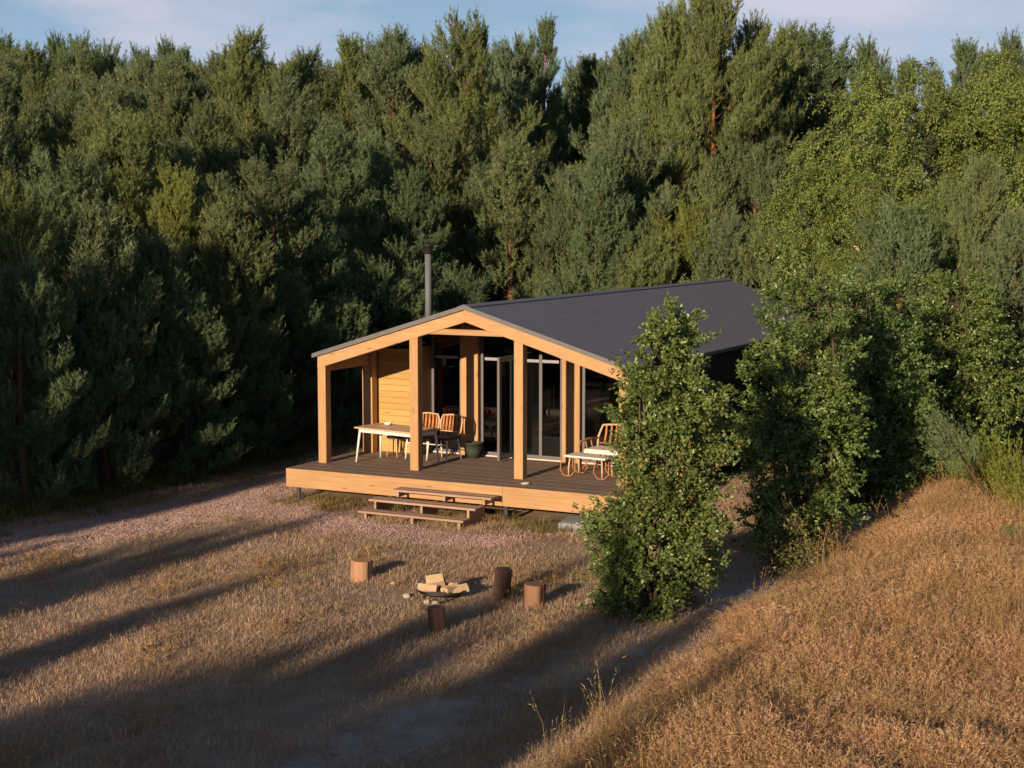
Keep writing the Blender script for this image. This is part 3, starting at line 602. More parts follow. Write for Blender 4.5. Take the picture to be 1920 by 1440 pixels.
def make_pine(seed, Ht, R, z0=0.3, shape=1.0, low=0.55, up=0.0, sparse=0.0, k=24, ln=.11, wd=.021, bare=0.0, spacing=.43):
    rng = np.random.default_rng(seed); P, Dr, Ln = [], [], []; lines = []; twigs = []
    bend = rng.normal(size=2)*.012*Ht
    def tr(z): u = z/Ht; return np.array([bend[0]*math.sin(u*3), bend[1]*math.sin(u*2.3), z])
    r0 = .011*Ht+.035
    lines.append(([tr(z) for z in np.linspace(-.2, Ht*.98, 14)], list(np.linspace(r0, .015, 14)), 9))
    def shoots(p, d, n, spread, l0=.18, l1=.32, v=.8):
        for _ in range(n):
            q = d*.42 + np.array([0, 0, v+.25]) + rng.normal(size=3)*spread*.72; q /= np.linalg.norm(q)
            P.append(p + rng.normal(size=3)*.03); Dr.append(q); Ln.append(rng.uniform(l0, l1))
    z = z0+bare*Ht
    zc0 = z
    lump = rng.uniform(.45, 1.22, (9, 9))                   # uneven crown: radius factor by height band and sector
    while z < Ht*.965:
        u = (z-zc0)/(Ht-zc0)
        pr = R*max(.02, (1-u**(2.0*shape)))**.58*(low+(1-low)*min(1, u/.25))
        nb = rng.integers(4, 7); a0 = rng.uniform(0, 6.28)
        for b in range(nb):
            if rng.random() < sparse+.06: continue
            az = a0+b*2*math.pi/nb+rng.normal()*.22; l = pr*rng.uniform(.72, 1.08)*lump[min(8, int(u*9)), int((az % 6.283)/6.284*9)]
            if l < .12: continue
            e = math.radians(4+52*u+up*20+rng.normal()*7); hd = np.array([math.cos(az), math.sin(az), 0])
            ts = np.linspace(0, 1, 6); p0 = tr(z)
            br = [p0 + hd*l*(t*math.cos(e)) + UP*l*(t*math.sin(e)+.26*t*t) for t in ts]
            lines.append((br, list(np.linspace(.008+.008*l, .005, 6)), 4, 1))
            nbl = max(3, int(l*.62/.105)); side = 1
            for q in range(nbl):
                t0 = .50-.34*max(0, (u-.55)/.45); t = t0+(1-t0)*(q+rng.random()*.8)/nbl; f = t*5; i0 = min(4, int(f)); p = br[i0]+(br[i0+1]-br[i0])*(f-i0)
                bd = (br[i0+1]-br[i0]); bd /= np.linalg.norm(bd); perp = np.cross(bd, UP); perp /= np.linalg.norm(perp)+1e-9
                sd = bd*.75 + perp*side*rng.uniform(.5, 1.0) + UP*rng.uniform(.05, .45); sd /= np.linalg.norm(sd); side = -side
                tl = rng.uniform(.22, .42)*(1.15-.5*t)*min(1.25, .55+l*.4)
                tip = p+sd*tl; twigs.append(([p, tip], [.006, .004], 3, 1))
                ns = max(1, int(tl/.11))
                for m in range(ns): shoots(p+sd*tl*(m+.5)/ns, sd, 1, .40)
                shoots(tip, sd, 1, .18, .36, .60, 1.2); shoots(tip, sd, 3, .42, .26, .44)
            shoots(br[-1], hd, 2, .16, .42, .68, 1.3); shoots(br[-1], hd, 3, .38, .20, .34); shoots(br[-2], hd, 3, .4)
        z += spacing*rng.uniform(.8, 1.2)*(1-.25*u)
    for q in range(6): shoots(tr(Ht*(.94+.008*q)), np.zeros(3), 2, .42, .28, .50)
    for q in range(3): shoots(tr(Ht*(.96+.01*q)), np.zeros(3), 1, .10, .45, .70, 1.0)
    P = np.array(P); Dr = np.array(Dr); Ln = np.array(Ln)
    crown = needles_mesh('crown', P, Dr, Ln, rng, k, ln, wd, M['needle'])
    trunk = tubes_mesh('trunk', lines+twigs[::2], M['pinebark'], M['twig'])
    return crown, trunk, Ht
def make_birch(seed, Ht, R, nleaf, ln=.078, wd=.052, mat='birchleaf', bark='birchbark', stems=1, z0=.14, droop=.9, base=.8, fork=0):
    rng = np.random.default_rng(seed); lines = []; P = []; Dr = []; per = []
    tips = []
    for s in range(stems):
        lean = rng.normal(size=2)*.06*Ht*(1 if stems > 1 else .35); h = Ht*(1 if s == 0 else rng.uniform(.7, .95))
        tr = lambda z, lean=lean, h=h: np.array([lean[0]*(z/h)**1.4, lean[1]*(z/h)**1.4, z])
        lines.append(([tr(z) for z in np.linspace(-.2, h*.97, 10)], list(np.linspace(.012*Ht+.03, .01, 10)), 8))
        if fork:
            f0 = tr(fork*h); lines.append(([f0, f0+np.array([.35, .0, .5]), f0+np.array([.75, .05, 1.0]), f0+np.array([1.1, .1, 1.9])], [.06, .05, .035, .012], 7))
        z = z0*Ht
        while z < h*.96:
            u = (z-z0*Ht)/(h-z0*Ht); pr = R*(base+(1-base)*min(1, u/.35))*max(.08, 1-u**2.1)**.8
            for b in range(3):
                az = rng.uniform(0, 6.283); l = pr*rng.uniform(.55, 1.1); e = math.radians(rng.uniform(28, 62)); hd = np.array([math.cos(az), math.sin(az), 0]); ts = np.linspace(0, 1, 6)
                br = [tr(z) + hd*l*t + UP*l*(math.tan(e)*.55*t-.30*droop*t*t*t) for t in ts]
                lines.append((br, list(np.linspace(.007+.007*l, .004, 6)), 4, 1))
                for q in range(max(4, int(l*9))):
                    t = rng.uniform(.25, 1); f = t*5; i0 = min(4, int(f)); p = br[i0]+(br[i0+1]-br[i0])*(f-i0)
                    dv = hd*.5+rng.normal(size=3)*.55; dv[2] -= .35*droop; dv /= np.linalg.norm(dv); tl = rng.uniform(.4, 1.0)
                    tips.append((p, dv, tl)); lines.append(([p, p+dv*tl*.6-UP*.05*droop, p+dv*tl-UP*.30*tl*droop], [.004, .003, .002], 3, 1))
            z += .17*Ht/10*rng.uniform(.7, 1.3)*2.0
    n = len(tips); pick = rng.integers(0, n, nleaf); T0 = np.array([t[0] for t in tips])[pick]; TD = np.array([t[1] for t in tips])[pick]; TL = np.array([t[2] for t in tips])[pick][:, None]
    s = rng.uniform(.1, 1.05, (nleaf, 1)); P = T0+TD*TL*s-UP*(.30*TL*s*s*droop)+rng.normal(size=(nleaf, 3))*.06
    crown = leaves_mesh('crown', P, TD, rng, ln, wd, M[mat], .35+.3*droop)
    return crown, tubes_mesh('trunk', lines, M[bark], M['bushbark']), Ht

PINE = {}
PINE['b'] = [make_pine(11, 8.5, 2.45, .4, .95, .75), make_pine(12, 9.0, 2.25, .5, .8, .7, .2)]
PINE['a'] = [make_pine(21, 12.5, 2.7, .5, .95, .75, .1, .04, spacing=.50), make_pine(22, 13.0, 2.1, .5, .55, .8, .3, .05, spacing=.52)]
PINE['c'] = [make_pine(31, 8.5, 1.9, .3, .6, .85, .1)]
PINE['B'] = [make_pine(41, 12.8, 3.5, .8, 1.25, .75, .1, .03, spacing=.50)]
PINE['y'] = [make_pine(51, 4.6, 1.5, .12, .75, .9, .1, spacing=.34), make_pine(52, 5.4, 1.65, .12, .95, .9, .0, spacing=.36)]
PINE['t'] = [make_pine(61, 9.5, 2.2, .3, 1.2, .6, .1, .12, bare=.50)]
R0 = {'b': 2.35, 'a': 2.4, 'c': 1.9}
BIRCH = {'d': [make_birch(71, 10.5, 2.3, 50000), make_birch(72, 9.5, 2.2, 46000)], 'D': [make_birch(73, 11.0, 2.8, 64000, fork=.45)]}
SHRUB = {'s': [make_birch(81, 5.0, 1.5, 9000, .085, .062, 'bushleaf', 'bushbark', 4, .05, .35, 1.0)]}
ALL = {**PINE, **BIRCH, **SHRUB}
NAME = {'b': 'pine_tree', 'a': 'pine_tree', 'c': 'pine_tree', 'B': 'pine_tree', 'y': 'young_pine', 't': 'pine_tree', 'd': 'birch_tree', 'D': 'birch_tree', 's': 'leafy_bush'}
CAT = {'pine_tree': 'pine tree', 'young_pine': 'young pine', 'birch_tree': 'birch tree', 'leafy_bush': 'bush'}
tr_rng = random.Random(5)
def plant(kind, x, y, h, label, group, sxy=1.0, tint=None, var=None, rz=None):
    opts = ALL[kind]; cr, tk, h0 = opts[tr_rng.randrange(len(opts)) if var is None else var]; s = h/h0
    e = empty(NAME[kind], (x, y, float(H(x, y))-.03), tr_rng.uniform(0, 6.28) if rz is None else rz); w = s*sxy if h0 > 6 and s < 1 else max(s, .8)*sxy
    e.scale = (w, w, s)
    tag(e, label, CAT[NAME[kind]], group)
    c = link('crown', cr, e); t = link('trunk', tk, e)
    if tint is None:
        q = tr_rng.random(); g = tr_rng.uniform(.85, 1.15)
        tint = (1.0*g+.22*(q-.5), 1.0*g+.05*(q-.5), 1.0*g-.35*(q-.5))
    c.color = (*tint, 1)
    return e
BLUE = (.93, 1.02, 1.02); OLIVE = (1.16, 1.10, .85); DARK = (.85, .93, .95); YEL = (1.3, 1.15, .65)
FE, FL, FB, FS, FR = 'pines along the forest edge beside the cabin', 'pines of the forest wall', 'pines standing tall behind the cabin', 'distant pines on the skyline', 'broadleaf trees behind the cabin'
TREES = [
 # front wall of the forest
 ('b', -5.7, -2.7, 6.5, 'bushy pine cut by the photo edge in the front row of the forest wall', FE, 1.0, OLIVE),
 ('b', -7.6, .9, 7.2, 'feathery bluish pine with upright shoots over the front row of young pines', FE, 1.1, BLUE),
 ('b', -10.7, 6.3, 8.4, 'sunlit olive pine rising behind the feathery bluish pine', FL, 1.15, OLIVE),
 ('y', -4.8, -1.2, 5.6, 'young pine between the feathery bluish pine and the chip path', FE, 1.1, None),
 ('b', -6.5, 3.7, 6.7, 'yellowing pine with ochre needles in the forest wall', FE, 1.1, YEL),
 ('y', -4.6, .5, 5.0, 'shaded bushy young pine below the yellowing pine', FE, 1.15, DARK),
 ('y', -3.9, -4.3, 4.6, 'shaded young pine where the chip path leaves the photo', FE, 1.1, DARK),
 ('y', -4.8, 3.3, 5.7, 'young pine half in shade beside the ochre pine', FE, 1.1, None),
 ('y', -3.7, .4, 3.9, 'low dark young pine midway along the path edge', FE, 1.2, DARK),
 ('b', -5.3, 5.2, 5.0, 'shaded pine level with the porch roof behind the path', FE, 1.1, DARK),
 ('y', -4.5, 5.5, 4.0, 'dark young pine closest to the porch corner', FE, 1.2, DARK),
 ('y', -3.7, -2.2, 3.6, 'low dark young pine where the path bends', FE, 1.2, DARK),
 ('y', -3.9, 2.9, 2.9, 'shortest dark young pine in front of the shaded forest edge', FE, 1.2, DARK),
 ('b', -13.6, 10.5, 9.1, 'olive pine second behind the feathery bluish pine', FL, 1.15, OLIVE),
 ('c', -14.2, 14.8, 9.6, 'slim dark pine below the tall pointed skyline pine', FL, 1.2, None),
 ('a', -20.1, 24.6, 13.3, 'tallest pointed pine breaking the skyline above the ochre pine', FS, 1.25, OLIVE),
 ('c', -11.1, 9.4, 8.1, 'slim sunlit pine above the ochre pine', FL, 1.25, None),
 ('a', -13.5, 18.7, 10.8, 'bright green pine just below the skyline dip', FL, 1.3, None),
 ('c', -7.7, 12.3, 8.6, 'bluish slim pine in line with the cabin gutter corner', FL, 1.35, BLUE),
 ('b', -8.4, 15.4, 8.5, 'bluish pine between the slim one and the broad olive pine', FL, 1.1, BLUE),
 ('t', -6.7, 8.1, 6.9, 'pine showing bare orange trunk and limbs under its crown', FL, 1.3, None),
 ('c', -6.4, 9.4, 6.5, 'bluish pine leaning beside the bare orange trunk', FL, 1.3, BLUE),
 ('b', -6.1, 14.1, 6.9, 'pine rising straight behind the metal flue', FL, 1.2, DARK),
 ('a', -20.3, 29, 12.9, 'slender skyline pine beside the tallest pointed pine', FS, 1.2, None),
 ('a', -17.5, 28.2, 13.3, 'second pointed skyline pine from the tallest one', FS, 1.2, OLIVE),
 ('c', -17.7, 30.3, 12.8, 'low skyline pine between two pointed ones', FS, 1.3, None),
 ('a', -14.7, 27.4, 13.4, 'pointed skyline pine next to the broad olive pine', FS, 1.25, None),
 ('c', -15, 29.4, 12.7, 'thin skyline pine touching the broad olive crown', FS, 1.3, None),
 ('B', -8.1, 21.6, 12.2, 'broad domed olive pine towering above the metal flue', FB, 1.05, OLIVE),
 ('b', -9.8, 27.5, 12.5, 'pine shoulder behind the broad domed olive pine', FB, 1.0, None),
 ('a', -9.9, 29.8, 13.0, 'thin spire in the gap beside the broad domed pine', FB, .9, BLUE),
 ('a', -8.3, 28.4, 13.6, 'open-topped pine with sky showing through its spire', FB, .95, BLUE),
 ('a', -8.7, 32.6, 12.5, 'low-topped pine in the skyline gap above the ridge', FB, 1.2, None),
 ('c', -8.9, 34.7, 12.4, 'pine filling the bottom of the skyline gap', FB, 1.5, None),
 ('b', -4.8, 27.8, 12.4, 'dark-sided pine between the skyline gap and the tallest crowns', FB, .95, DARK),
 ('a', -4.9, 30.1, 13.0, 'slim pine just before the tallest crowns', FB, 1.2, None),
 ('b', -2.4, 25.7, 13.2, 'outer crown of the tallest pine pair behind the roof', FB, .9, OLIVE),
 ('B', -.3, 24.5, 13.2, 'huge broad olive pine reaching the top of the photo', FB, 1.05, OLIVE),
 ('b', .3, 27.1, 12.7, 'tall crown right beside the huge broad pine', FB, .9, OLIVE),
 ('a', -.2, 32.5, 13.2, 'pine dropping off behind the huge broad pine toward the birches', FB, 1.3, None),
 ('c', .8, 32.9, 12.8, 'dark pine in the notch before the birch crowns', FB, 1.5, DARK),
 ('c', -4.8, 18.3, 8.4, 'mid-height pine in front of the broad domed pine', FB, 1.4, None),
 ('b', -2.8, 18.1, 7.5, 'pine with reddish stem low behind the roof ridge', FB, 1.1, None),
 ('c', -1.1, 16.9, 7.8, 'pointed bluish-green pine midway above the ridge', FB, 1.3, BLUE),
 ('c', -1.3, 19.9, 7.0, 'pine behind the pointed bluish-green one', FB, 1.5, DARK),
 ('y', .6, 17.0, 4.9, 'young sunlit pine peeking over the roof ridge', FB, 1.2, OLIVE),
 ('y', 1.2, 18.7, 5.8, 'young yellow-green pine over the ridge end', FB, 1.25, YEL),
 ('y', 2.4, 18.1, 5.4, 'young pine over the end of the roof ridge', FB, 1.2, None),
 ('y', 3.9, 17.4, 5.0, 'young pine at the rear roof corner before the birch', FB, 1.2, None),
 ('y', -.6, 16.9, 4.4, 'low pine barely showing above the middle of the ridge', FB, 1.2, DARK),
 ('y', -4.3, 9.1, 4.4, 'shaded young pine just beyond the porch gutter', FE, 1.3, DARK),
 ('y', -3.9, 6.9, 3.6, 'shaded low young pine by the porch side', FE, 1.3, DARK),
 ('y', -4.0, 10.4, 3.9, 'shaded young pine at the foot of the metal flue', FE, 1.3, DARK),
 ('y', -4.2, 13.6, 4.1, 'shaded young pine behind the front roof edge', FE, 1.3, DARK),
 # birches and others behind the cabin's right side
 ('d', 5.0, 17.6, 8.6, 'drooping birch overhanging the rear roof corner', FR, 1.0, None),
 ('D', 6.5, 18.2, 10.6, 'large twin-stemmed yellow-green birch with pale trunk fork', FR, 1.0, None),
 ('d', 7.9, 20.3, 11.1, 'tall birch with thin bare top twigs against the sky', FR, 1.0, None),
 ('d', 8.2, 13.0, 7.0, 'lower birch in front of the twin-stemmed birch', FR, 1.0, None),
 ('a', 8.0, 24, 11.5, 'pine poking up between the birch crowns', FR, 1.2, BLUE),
 ('d', 9.1, 22.3, 11.5, 'birch near the upper corner of the photo', FR, 1.0, None),
 ('d', 10.6, 21.6, 11.2, 'birch cut by the photo edge', FR, 1.0, None),
 ('b', 10.7, 13.7, 7.5, 'sunlit grey-green pine with upright shoots beside the birches', FR, 1.0, None),
 ('y', 9.4, 10.8, 5.7, 'grey-green young pine in front of the birches', FR, 1.2, BLUE),
 ('d', 8.9, 17.4, 7.6, 'dark-gapped birch behind the grey-green pines', FR, 1.0, DARK),
 ('c', 11.9, 11.6, 5.9, 'pine cut by the photo edge above the broom bush', FR, 1.4, None),
]
for k, x, y, h, lab, grp, sxy, tint in TREES: plant(k, x, y, h-(.5 if h > 7 else .25), lab, grp, sxy, tint)
# far skyline and gaps between: pines that nothing tells apart
CX = lambda px, depth: (CAM.x + depth*(-.4504+.8916*(px-960)/2942.8), CAM.y + depth*(.8869+.4529*(px-960)/2942.8))
far = [(5, 14.6, 78), (28, 16.2, 86), (62, 16.0, 92), (88, 15.8, 88), (130, 17.0, 92), (166, 16.2, 86), (205, 15.8, 92), (236, 15.4, 88), (262, 14.8, 84), (290, 16.4, 92), (330, 16.4, 88), (362, 15.8, 84), (400, 14.8, 84), (478, 14.6, 82), (505, 14.5, 80), (590, 14.4, 82), (715, 14.6, 80), (800, 14.6, 82), (965, 14.8, 80), (1075, 14.3, 80), (1150, 14.6, 82), (1560, 14.2, 74), (1610, 14.4, 70), (1830, 14.0, 70), (1875, 14.2, 66), (1950, 14, 62), (1640, 12.4, 58), (1690, 12.6, 57), (1735, 12.2, 56), (-20, 15.6, 84), (46, 15.2, 80), (108, 15.0, 84), (148, 15.6, 84), (186, 15.2, 80), (220, 16.0, 94), (276, 15.4, 90), (310, 15.2, 82), (346, 15.4, 90), (384, 15.0, 88), (420, 15.2, 84), (545, 14.8, 84), (620, 14.6, 80), (670, 14.4, 78)]
for px, h, d in far:
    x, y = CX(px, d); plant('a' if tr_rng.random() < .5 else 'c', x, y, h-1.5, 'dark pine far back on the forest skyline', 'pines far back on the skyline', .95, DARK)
fr = random.Random(3)
for row, (d, h, px0, px1, st) in enumerate(((74, 12.3, -60, 1560, 62), (66, 11.3, -40, 560, 58), (56, 10.6, -40, 430, 60), (49, 9.2, -60, 200, 62), (41, 7.4, -60, 120, 60), (52, 8.2, 820, 1500, 85))):
    px = px0
    while px < px1:
        x, y = CX(px+fr.uniform(-14, 14), d+fr.uniform(-2, 2))
        if not (-3.2 < x < 8.5 and -6 < y < 17):
            plant(fr.choice('abcc' if row < 5 else 'bcc'), x, y, h*fr.uniform(.85, 1.06), 'pine packed inside the dense forest behind the front rows', 'pines packed inside the forest', 1.15, None)
        px += st
# trees across the clearing, behind and beside the camera, that throw the long shadows
def caster(kind, x, tipy, h, hw, lab='pine beside the clearing throwing a long shadow over the yard'):
    h0 = ALL[kind][0][2]; sc = h/h0; w = sc if sc < 1 else max(sc, .8)
    d = h/math.tan(SUN_EL); plant(kind, x-d*math.tan(SUN_AZ), tipy-.9-d, h, lab, 'pines on the sunward side of the clearing', hw/(R0[kind]*w), None, 0)
for k, x, ty, h, hw in (('b', 1.45, -2.7, 9, .75), ('b', .8, -5.0, 8.8, 1.2), ('b', .15, -6.8, 8.4, 1.2), ('b', 1.3, -6.6, 8.6, 1.15), ('a', .6, -8.5, 11, 1.7), ('b', .9, -8.0, 7.5, 1.6),
                        ('b', 3.6, -7.6, 9, .8), ('b', 3.5, -9.2, 8.6, 1.1), ('b', 3.65, -10.2, 8.0, 1.15), ('b', 3.6, -11, 7.4, 1.1),
                        ('b', 7.55, -4.4, 9.5, .45), ('b', 7.5, -6.4, 9.2, .72), ('b', 7.2, -8.4, 9, .95), ('a', 7.5, -9.9, 11, 1.0), ('b', 6.2, -11.3, 8.8, .95), ('b', 5.3, -13.8, 8.8, 1.0), ('b', 8.2, -10.6, 9, .9), ('a', 7.0, -12.5, 10.5, 1.7),
                        ('b', 9.75, -2.6, 9.8, .85), ('b', 9.5, -5.0, 9.2, .95), ('b', 9.7, -7.4, 9.2, .95), ('a', 9.5, -9.5, 10.4, 1.1), ('a', 9.0, -12.0, 10.5, 1.6),
                        ('b', 6.5, -10.4, 9, .8), ('b', 7.4, -10.8, 9.2, .8), ('b', 9.2, -10.2, 9, .8), ('b', 10.1, -9.8, 9, .7), ('b', 5.7, -13.2, 9, .9), ('b', 6.8, -12.4, 9, 1.0), ('b', 7.9, -12.4, 9, 1.0), ('b', 8.9, -11.8, 9, 1.0), ('b', 9.9, -11.5, 9, .9), ('b', 8.1, -9.0, 9, .95), ('b', 8.0, -11.2, 9, 1.3), ('b', 7.2, -12.2, 9, 1.3), ('b', 6.2, -13.3, 9, 1.2), ('b', 9.0, -12.4, 8.6, 1.4), ('b', 5.6, -14.6, 8.6, 1.2), ('b', 10.6, -5.4, 9, .75), ('b', 10.75, -8.2, 9, .8), ('b', 10.5, -10.5, 9, 1.0), ('b', 12.2, -8.8, 9.2, .55)): caster(k, x, ty, h, hw)
for x, ty, h, hw in ((-2.0, 3.5, 9, 1.5), (-2.9, -3.0, 8.5, 1.2), (-3.6, 17, 10, 1.9), (-4.9, 21, 10, 2), (-6.2, 17, 9, 1.9), (-7.6, 22, 10, 2), (-9.3, 19, 9, 2), (-10.9, 23, 10, 2), (-12.6, 18, 9, 2), (-14.5, 23, 10, 2.2), (-4.2, 15, 9.5, 2), (-6.9, 18, 9.5, 2), (-5.5, 16, 8.5, 1.9), (-8.5, 17, 8.5, 1.9), (-10.2, 17, 8.5, 1.9), (-11.8, 20, 9, 1.9), (-13.4, 20, 9.5, 2), (-3.5, 8, 7.5, 1.8), (-4.6, 12, 7, 2), (-5.7, 10, 7.5, 2), (-7.1, 12, 7, 2), (-8.4, 13, 8, 2), (-9.6, 12, 7, 2), (-11, 14, 8, 2), (-12.5, 13, 7.5, 2), (-3.4, 14, 11, 1.7), (-5.2, 15, 11.5, 2), (-7.4, 16, 11, 2), (-9.9, 15, 11, 2.2)):
    caster('b', x, ty, h, hw, 'pine in the forest edge on the sunward side of the clearing')

# ------------------------------------------------------------------ leafy bushes in front
def make_bush(seed, env, nst, nleaf, ln, wd, dead=0, stemlean=.5):
    """env(z)->(cx, r) lobes: crown filled inside the envelope; returns foliage, stems, dead foliage"""
    rng = np.random.default_rng(seed); lines = []; tips = []
    Hm = env['h']; zs = np.array(env['z']); cx = np.array(env['cx']); rr = np.array(env['r'])
    for s in range(nst):
        a = rng.uniform(0, 6.283); f = math.sqrt(rng.random()); h = Hm*rng.uniform(.55, 1.0) if s else Hm*.98
        st = []
        for u in np.linspace(0, 1, 8):
            z = u*h; r = np.interp(z, zs, rr)*f*.55*min(1, u*2.5); c = np.interp(z, zs, cx)
            st.append(np.array([c+r*math.cos(a+u*.4), r*math.sin(a+u*.4), z-.05]))
        lines.append((st, list(np.linspace(.035, .007, 8)), 6))
        for q in range(int(26*h/Hm)+8):
            u = rng.uniform(.04, 1); ff = u*7; i0 = min(6, int(ff)); p = st[i0]+(st[i0+1]-st[i0])*(ff-i0); z = p[2]
            az = rng.uniform(0, 6.283); R = np.interp(z, zs, rr)*rng.uniform(.62, 1.02); c = np.interp(z, zs, cx)
            tgt = np.array([c+R*math.cos(az), R*math.sin(az), z+rng.uniform(-.30, .42)]); d = tgt-p; l = np.linalg.norm(d)
            if l < .1: continue
            mid = p+d*.5+UP*(.06*l)
            lines.append(([p, mid, tgt], [.010, .007, .003], 4))
            for m in range(4+int(l*7)):
                t = rng.uniform(.30, 1.03); b = p+(mid-p)*t*2 if t < .5 else mid+(tgt-mid)*(t*2-1)
                dv = d/l*.6+rng.normal(size=3)*.5; dv[2] += .15; dv /= np.linalg.norm(dv); tips.append((b, dv, rng.uniform(.12, .30), math.atan2(b[1], b[0])))
    n = len(tips); T0 = np.array([t[0] for t in tips]); TD = np.array([t[1] for t in tips]); TL = np.array([t[2] for t in tips])[:, None]
    pick = rng.integers(0, n, nleaf); s = rng.uniform(0, 1.1, (nleaf, 1)); P = T0[pick]+TD[pick]*TL[pick]*s+rng.normal(size=(nleaf, 3))*.025
    keep = P[:, 2] > .03
    thin = env.get('thin')
    if thin: 
        z0, z1, frac = thin; inz = (P[:, 2] > z0) & (P[:, 2] < z1); keep &= ~(inz & (rng.random(nleaf) < frac))
    fol = leaves_mesh('foliage', P[keep], TD[pick][keep], rng, ln, wd, M['bushleaf'], .15)
    dd = None
    if dead:
        pk = np.nonzero((P[:, 2] > env['thin'][0]-.2) & (P[:, 2] < env['thin'][1]+.2))[0]; pk = rng.choice(pk, min(dead, len(pk)), replace=False)
        dd = leaves_mesh('withered_leaves', P[pk]+rng.normal(size=(len(pk), 3))*.06, TD[pick][pk], rng, ln*.85, wd*.8, M['deadleaf'], .5)
    return fol, tubes_mesh('stems', lines, M['bushbark']), dd
def place_bush(parts, x, y, label, tint=(1, 1, 1), rz=.47, name='leafy_bush'):
    e = empty(name, (x, y, float(H(x, y))), rz); tag(e, label, 'bush', 'leafy bushes beside the cabin')
    f, s, d = parts; o = link('foliage', f, e); o.color = (*tint, 1); link('stems', s, e)
    if d: link('withered_leaves', d, e)
    return e
env1 = dict(h=4.40, z=[0, .3, .8, 1.2, 1.6, 2.0, 2.6, 3.0, 3.5, 4.0, 4.4], cx=[0, 0, -.05, -.05, .12, .18, .18, .14, .15, .18, .20], r=[.62, .90, 1.02, .96, .74, .70, .84, .80, .60, .34, .08], thin=(1.5, 2.4, .35))
place_bush(make_bush(91, env1, 11, 66000, .062, .043, 2000), 9.95, -6.25, 'tall leafy bush standing alone in front of the porch corner', (1.0, 1.0, 1.0))
env2 = dict(h=5.1, z=[0, .4, 1.0, 1.8, 2.6, 3.4, 4.2, 4.8, 5.1], cx=[0, 0, 0, 0, 0, .02, .05, .08, .1], r=[.62, .88, 1.02, 1.08, 1.05, .98, .76, .40, .08], thin=(.9, 1.6, .3))
place_bush(make_bush(92, env2, 10, 62000, .063, .044, 400), 10.45, -.85, 'second tall leafy bush hiding the cabin side wall', (.92, .98, .95), .8)
env3 = dict(h=4.6, z=[0, .4, 1.0, 1.8, 2.6, 3.4, 4.1, 4.6], cx=[0]*8, r=[.8, 1.25, 1.5, 1.6, 1.5, 1.25, .75, .12], thin=(9, 9, 0))
b3 = make_bush(93, env3, 11, 58000, .068, .047)
place_bush(b3, 11.15, 8.3, 'wide leafy bush beyond the second one, nearest the sunlit gap', (.95, 1.0, .9), .3)
place_bush(b3, 10.3, 4.0, 'shaded leafy bush squeezed between two larger bushes', (.82, .92, .95), 2.1)
place_bush(b3, 9.4, 6.3, 'leafy bush behind the others against the cabin rear', (1.0, 1.02, .9), 4.0)
e = place_bush(make_bush(95, dict(h=1.0, z=[0, .3, .7, 1.0], cx=[0]*4, r=[.5, .62, .45, .1], thin=(9, 9, 0)), 6, 1600, .06, .04), 10.9, -2.9, 'low scrubby growth at the foot of the second bush', (1.15, 1.0, .8))

# leaning sapling, broom bush and low sprig by the meadow's far side
sap = make_pine(97, 2.0, .36, 1.05, .7, .8, .5, k=12, ln=.06, wd=.009, spacing=.30)
sp = empty('pine_sapling', (13.25, 2.75, float(H(13.25, 2.75)))); sp.rotation_euler = (.12, -.62, 0); tag(sp, 'small grey-green pine sapling leaning over the meadow edge', 'sapling')
o = link('crown', sap[0], sp); o.color = (1.15, 1.2, 1.15, 1); link('trunk', sap[1], sp)
def stalks(seed, n, R, h, mat, ln=.05, k=5):
    rng = np.random.default_rng(seed); P, Dr, Ln = [], [], []; lines = []
    for i in range(n):
        a = rng.uniform(0, 6.283); r = R*math.sqrt(rng.random()); b = np.array([r*math.cos(a)*.6, r*math.sin(a)*.6, -.03]); hh = h*rng.uniform(.55, 1.05); t = np.array([r*math.cos(a)*1.15, r*math.sin(a)*1.15, hh])
        lines.append(([b, (b+t)/2+np.array([0, 0, .05]), t], [.006, .004, .002], 3))
        for q in np.linspace(.25, 1, 9): P.append(b+(t-b)*q); d = (t-b)+rng.normal(size=3)*.25; Dr.append(d/np.linalg.norm(d)); Ln.append(.08)
    return needles_mesh('foliage', np.array(P), np.array(Dr), np.array(Ln), rng, k, ln, .009, mat), tubes_mesh('stems', lines, M['twig'])
for x, y, s, seed, lab in ((13.1, 4.3, 1.25, 1, 'bright green broom bush behind the leaning sapling'), (13.75, 3.2, 1.0, 2, 'lower broom bush spilling onto the meadow beside the sapling'), (12.1, 5.1, .7, 3, 'small olive broom bush at the shaded end of the meadow'), (14.15, 1.7, .8, 5, 'green broom bush cut by the photo edge below the sapling'), (14.05, -.35, .42, 4, 'low green sprig alone in the orange meadow')):
    f, s_ = stalks(100+seed, 170, .75, 1.0, M['birchleaf'], .06, 9)
    e = empty('broom_bush', (x, y, float(H(x, y)))); e.scale = (s, s, s*.95); tag(e, lab, 'bush', 'broom bushes in the meadow'); o = link('foliage', f, e); o.color = (1.35, 1.25, .75, 1) if seed != 4 else (.6, 1.1, .9, 1); link('stems', s_, e)

